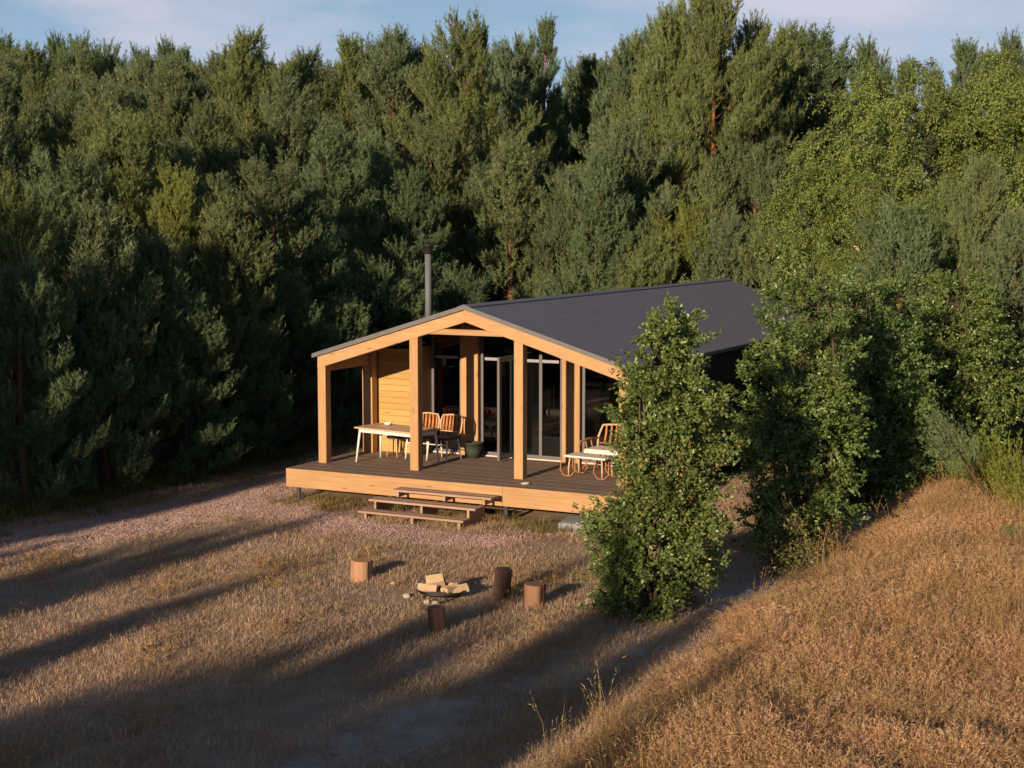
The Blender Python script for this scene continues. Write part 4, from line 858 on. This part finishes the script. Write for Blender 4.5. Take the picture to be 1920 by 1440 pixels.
# ------------------------------------------------------------------ grass, straw and chips (instanced ground cover)
proto_n = [0]
def tuft(seed, n, h, spread, w, lean, mat, head=False):
    rng = np.random.default_rng(seed); V = []; Fs = []
    for i in range(n):
        a = rng.uniform(0, 6.283); r = spread*math.sqrt(rng.random()); b = np.array([r*math.cos(a), r*math.sin(a), -.02]); hh = h*rng.uniform(.5, 1.1); la = rng.uniform(0, 6.283) if rng.random() < .4 else a; ll = hh*lean*rng.uniform(.3, 1.2)
        d = np.array([math.cos(la), math.sin(la), 0]); s = np.array([-math.sin(la+rng.normal()*.8), math.cos(la+rng.normal()*.8), 0])*w*.5*rng.uniform(.7, 1.3)
        m = b+d*ll*.35+UP*hh*.6; t = b+d*ll+UP*hh*(1-.25*lean); k = len(V)
        V += [b-s, b+s, m-s*.8, m+s*.8, t]; Fs += [(k, k+1, k+3), (k, k+3, k+2), (k+2, k+3, k+4)]
        if head and rng.random() < .75:
            for q in range(6):
                p = t-(t-m)*.12*q; dv = unit(rng.normal(size=3)+(t-m)/np.linalg.norm(t-m)*1.2)*.055*rng.uniform(.6, 1.2); sv = unit(np.cross(dv, rng.normal(size=3)))*.0045; k = len(V)
                V += [p-sv, p+sv, p+dv]; Fs.append((k, k+1, k+2))
    me = np_mesh('tuft', np.array(V), np.array(Fs), mat); o = bpy.data.objects.new('tuft', me); return o
def scatter(name, P, rot, scl, idx, protos, kind='stuff'):
    c = bpy.data.collections.new(name+'_kinds')
    for k, o in enumerate(protos): o.name = f'{name}_{k:02d}'; c.objects.link(o)
    me = bpy.data.meshes.new(name); n = len(P); me.vertices.add(n); me.vertices.foreach_set('co', np.asarray(P, np.float32).ravel())
    for an, ty, arr in (('rot', 'FLOAT_VECTOR', rot), ('scl', 'FLOAT_VECTOR', scl)):
        at = me.attributes.new(an, ty, 'POINT'); at.data.foreach_set('vector', np.asarray(arr, np.float32).ravel())
    at = me.attributes.new('idx', 'INT', 'POINT'); at.data.foreach_set('value', np.asarray(idx, np.int32))
    g = bpy.data.node_groups.new(name, 'GeometryNodeTree'); g.interface.new_socket('Geometry', in_out='INPUT', socket_type='NodeSocketGeometry'); g.interface.new_socket('Geometry', in_out='OUTPUT', socket_type='NodeSocketGeometry')
    gi = g.nodes.new('NodeGroupInput'); go = g.nodes.new('NodeGroupOutput'); ip = g.nodes.new('GeometryNodeInstanceOnPoints'); ci = g.nodes.new('GeometryNodeCollectionInfo')
    ci.inputs['Collection'].default_value = c; ci.inputs['Separate Children'].default_value = True; ci.inputs['Reset Children'].default_value = True
    def attr(nm, ty):
        a = g.nodes.new('GeometryNodeInputNamedAttribute'); a.data_type = ty; a.inputs['Name'].default_value = nm; return a.outputs['Attribute']
    g.links.new(gi.outputs[0], ip.inputs['Points']); g.links.new(ci.outputs[0], ip.inputs['Instance']); ip.inputs['Pick Instance'].default_value = True
    g.links.new(attr('idx', 'INT'), ip.inputs['Instance Index']); g.links.new(attr('rot', 'FLOAT_VECTOR'), ip.inputs['Rotation']); g.links.new(attr('scl', 'FLOAT_VECTOR'), ip.inputs['Scale'])
    g.links.new(ip.outputs[0], go.inputs[0])
    o = link(name, me); md = o.modifiers.new('scatter', 'NODES'); md.node_group = g; tag(o, kind=kind)
    return o
def points(seed, n, x0, x1, y0, y1, keep):
    rng = np.random.default_rng(seed); x = rng.uniform(x0, x1, n); y = rng.uniform(y0, y1, n)
    # only what the clearing shows: inside a wide wedge round the view
    k = keep(x, y, rng); x, y = x[k], y[k]; return x, y, rng
def inhouse(x, y): return (x > -.25) & (x < 7.15) & (y > -.92)
def wedge(x, y, m=3.0):
    dx, dy = x-CAM.x, y-CAM.y; w = -.4504*dx+.8869*dy; l = .8916*dx+.4529*dy
    return (w > 13) & (np.abs(l) < .335*w+m)
def spread(name, seed, n, box, keep, protos, s0, s1, tilt=.12, zs=None):
    x, y, rng = points(seed, n, *box, lambda x, y, r: keep(x, y, r) & wedge(x, y)); m = len(x)
    P = np.stack([x, y, H(x, y)], 1); rot = np.stack([rng.normal(size=m)*tilt, rng.normal(size=m)*tilt, rng.uniform(0, 6.283, m)], 1); s = rng.uniform(s0, s1, (m, 1)); scl = np.repeat(s, 3, 1)
    if zs is not None: scl[:, 2] *= zs(x, y)
    return scatter(name, P, rot, scl, rng.integers(0, len(protos), m), protos)
def medge(x, y): return x - (11.35 + .22*wob(x, y*.7, .6) - .02*(y+6))
def meadow(x, y): return medge(x, y) > 0
lawn_p = [tuft(200+k, 26, .085, .16, .005, 1.1, M['lawngrass']) for k in range(6)]
spread('lawn_grass', 1, 78000, (-4, 11.5, -18, 8), lambda x, y, r: ~inhouse(x, y) & ~meadow(x, y) & ~(sand_mask(x, y) & (r.random(len(x)) < np.where(y < -6.5, .42, .82)+.35*wob(x*1.7, y*1.7))) & ~(chip_mask(x, y) & (r.random(len(x)) < .9)) & (r.random(len(x)) < .18+.95*np.clip(2.2*(vnoise(x, y, 2.4, 11)*.6+vnoise(x, y, .7, 12)*.4)-.65, 0, .86)*(1-.75*np.exp(-((x-6.7)**2+(y+6.9)**2)/1.6))*(1-.8*np.exp(-((x-4.0)**2/5+(y+3.4)**2/.9)))), lawn_p, .55, 1.5, .12, lambda x, y: .7+.7*vnoise(x, y, .8, 5))
straw_p = [tuft(220+k, 16, .30, .09, .006, .8, M['tallstraw'], True) for k in range(3)]
def straw_keep(x, y, r):
    q = np.sin(1.3*x+.5*y)+np.sin(.8*y-1.9*x+1.2)+.8*np.sin(2.7*x+2.2*y)
    return ~inhouse(x, y) & ~chip_mask(x, y) & ~sand_mask(x, y) & (r.random(len(x)) < np.clip((q-.7)*.5, .02, .8)) & (y < -4.5) & ~meadow(x, y)
spread('straw_tufts', 2, 3000, (-4, 10.8, -18, -3), straw_keep, straw_p, .45, 1.15, .2)
mead_p = [tuft(240+k, 46, .50, .13, .0036, .42, M['meadowgrass'], True) for k in range(8)]
def hum(x, y):                                             # uneven growth: mounds and hollows about a metre across
    q = .40*vnoise(x, y, .75)+.34*vnoise(x*.8+y*.3, y*.9, 1.7, 1)+.26*vnoise(x, y, .33, 2)
    return np.clip(.5+1.75*(q-.5), 0, 1)
spread('meadow_grass', 3, 62000, (10, 22, -17, 9), lambda x, y, r: meadow(x, y) & (r.random(len(x)) < .22+.78*hum(x, y)), mead_p, .6, 1.1, .13, lambda x, y: (.45+.62*hum(x, y))*(.40+.60*sstep(0, 1.3, medge(x, y))))
stalk_p = [tuft(320+k, 9, .80, .12, .0042, .30, M['tallstraw'], True) for k in range(4)]
spread('seed_stalks', 8, 3600, (10, 22, -17, 9), lambda x, y, r: meadow(x, y) & (r.random(len(x)) < .15+.85*(vnoise(x, y, 1.6, 7) > .55)), stalk_p, .6, 1.1, .16)
forb_p = [tuft(330+k, 26, .36, .15, .007, .6, M['forb']) for k in range(3)]
spread('meadow_forbs', 9, 9000, (10, 22, -17, 9), lambda x, y, r: meadow(x, y) & (vnoise(x, y, 1.1, 8)+.35*vnoise(x, y, .4, 9) > .88), forb_p, .6, 1.15, .2)
weed_p = [tuft(260+k, 22, .26, .14, .010, .7, M['greengrass']) for k in range(3)]
def weed_keep(x, y, r):
    under = (y > -1.6-.15*wob(x, y)) & (y < -.35) & (x > -.2) & (x < 8.2) & ~((x > 2.2) & (x < 4.6) & (y < -1.0) & (r.random(len(x)) < .5))
    edge = (x < -2.2) & (x > -3.6) & (r.random(len(x)) < .35)
    return under & (r.random(len(x)) < .85) | edge & (y < 6)
spread('green_weeds', 4, 4200, (-4, 9, -8, 6), weed_keep, weed_p, .5, 1.05, .15)
def chip_proto(seed):
    rng = np.random.default_rng(seed); mb = MB()
    for q in range(11):
        m = Matrix.Translation((rng.normal()*.07, rng.normal()*.07, .012)) @ Euler((rng.normal()*.5, rng.normal()*.5, rng.uniform(0, 6))).to_matrix().to_4x4(); a, b, c = rng.uniform(.006, .018), rng.uniform(.004, .009), .003
        mb.box(-a, a, -b, b, -c, c, m)
    return bpy.data.objects.new('chip', mb.mesh('chip', M['chip']))
spread('wood_chips', 5, 46000, (-5, 7, -11, 5), lambda x, y, r: (chip_mask(x, y) | (chip_mask(x+r.normal(size=len(x))*.22, y+r.normal(size=len(x))*.3) & (r.random(len(x)) < .7))) & ~inhouse(x, y), [chip_proto(280+k) for k in range(5)], .45, 1.0, .1)
litter_p = [tuft(300+k, 18, .30, .16, .012, .8, M['greengrass']) for k in range(2)]
spread('forest_undergrowth', 6, 9000, (-12, -3.2, -9, 12), lambda x, y, r: r.random(len(x)) < .8, litter_p, .6, 1.5, .2)
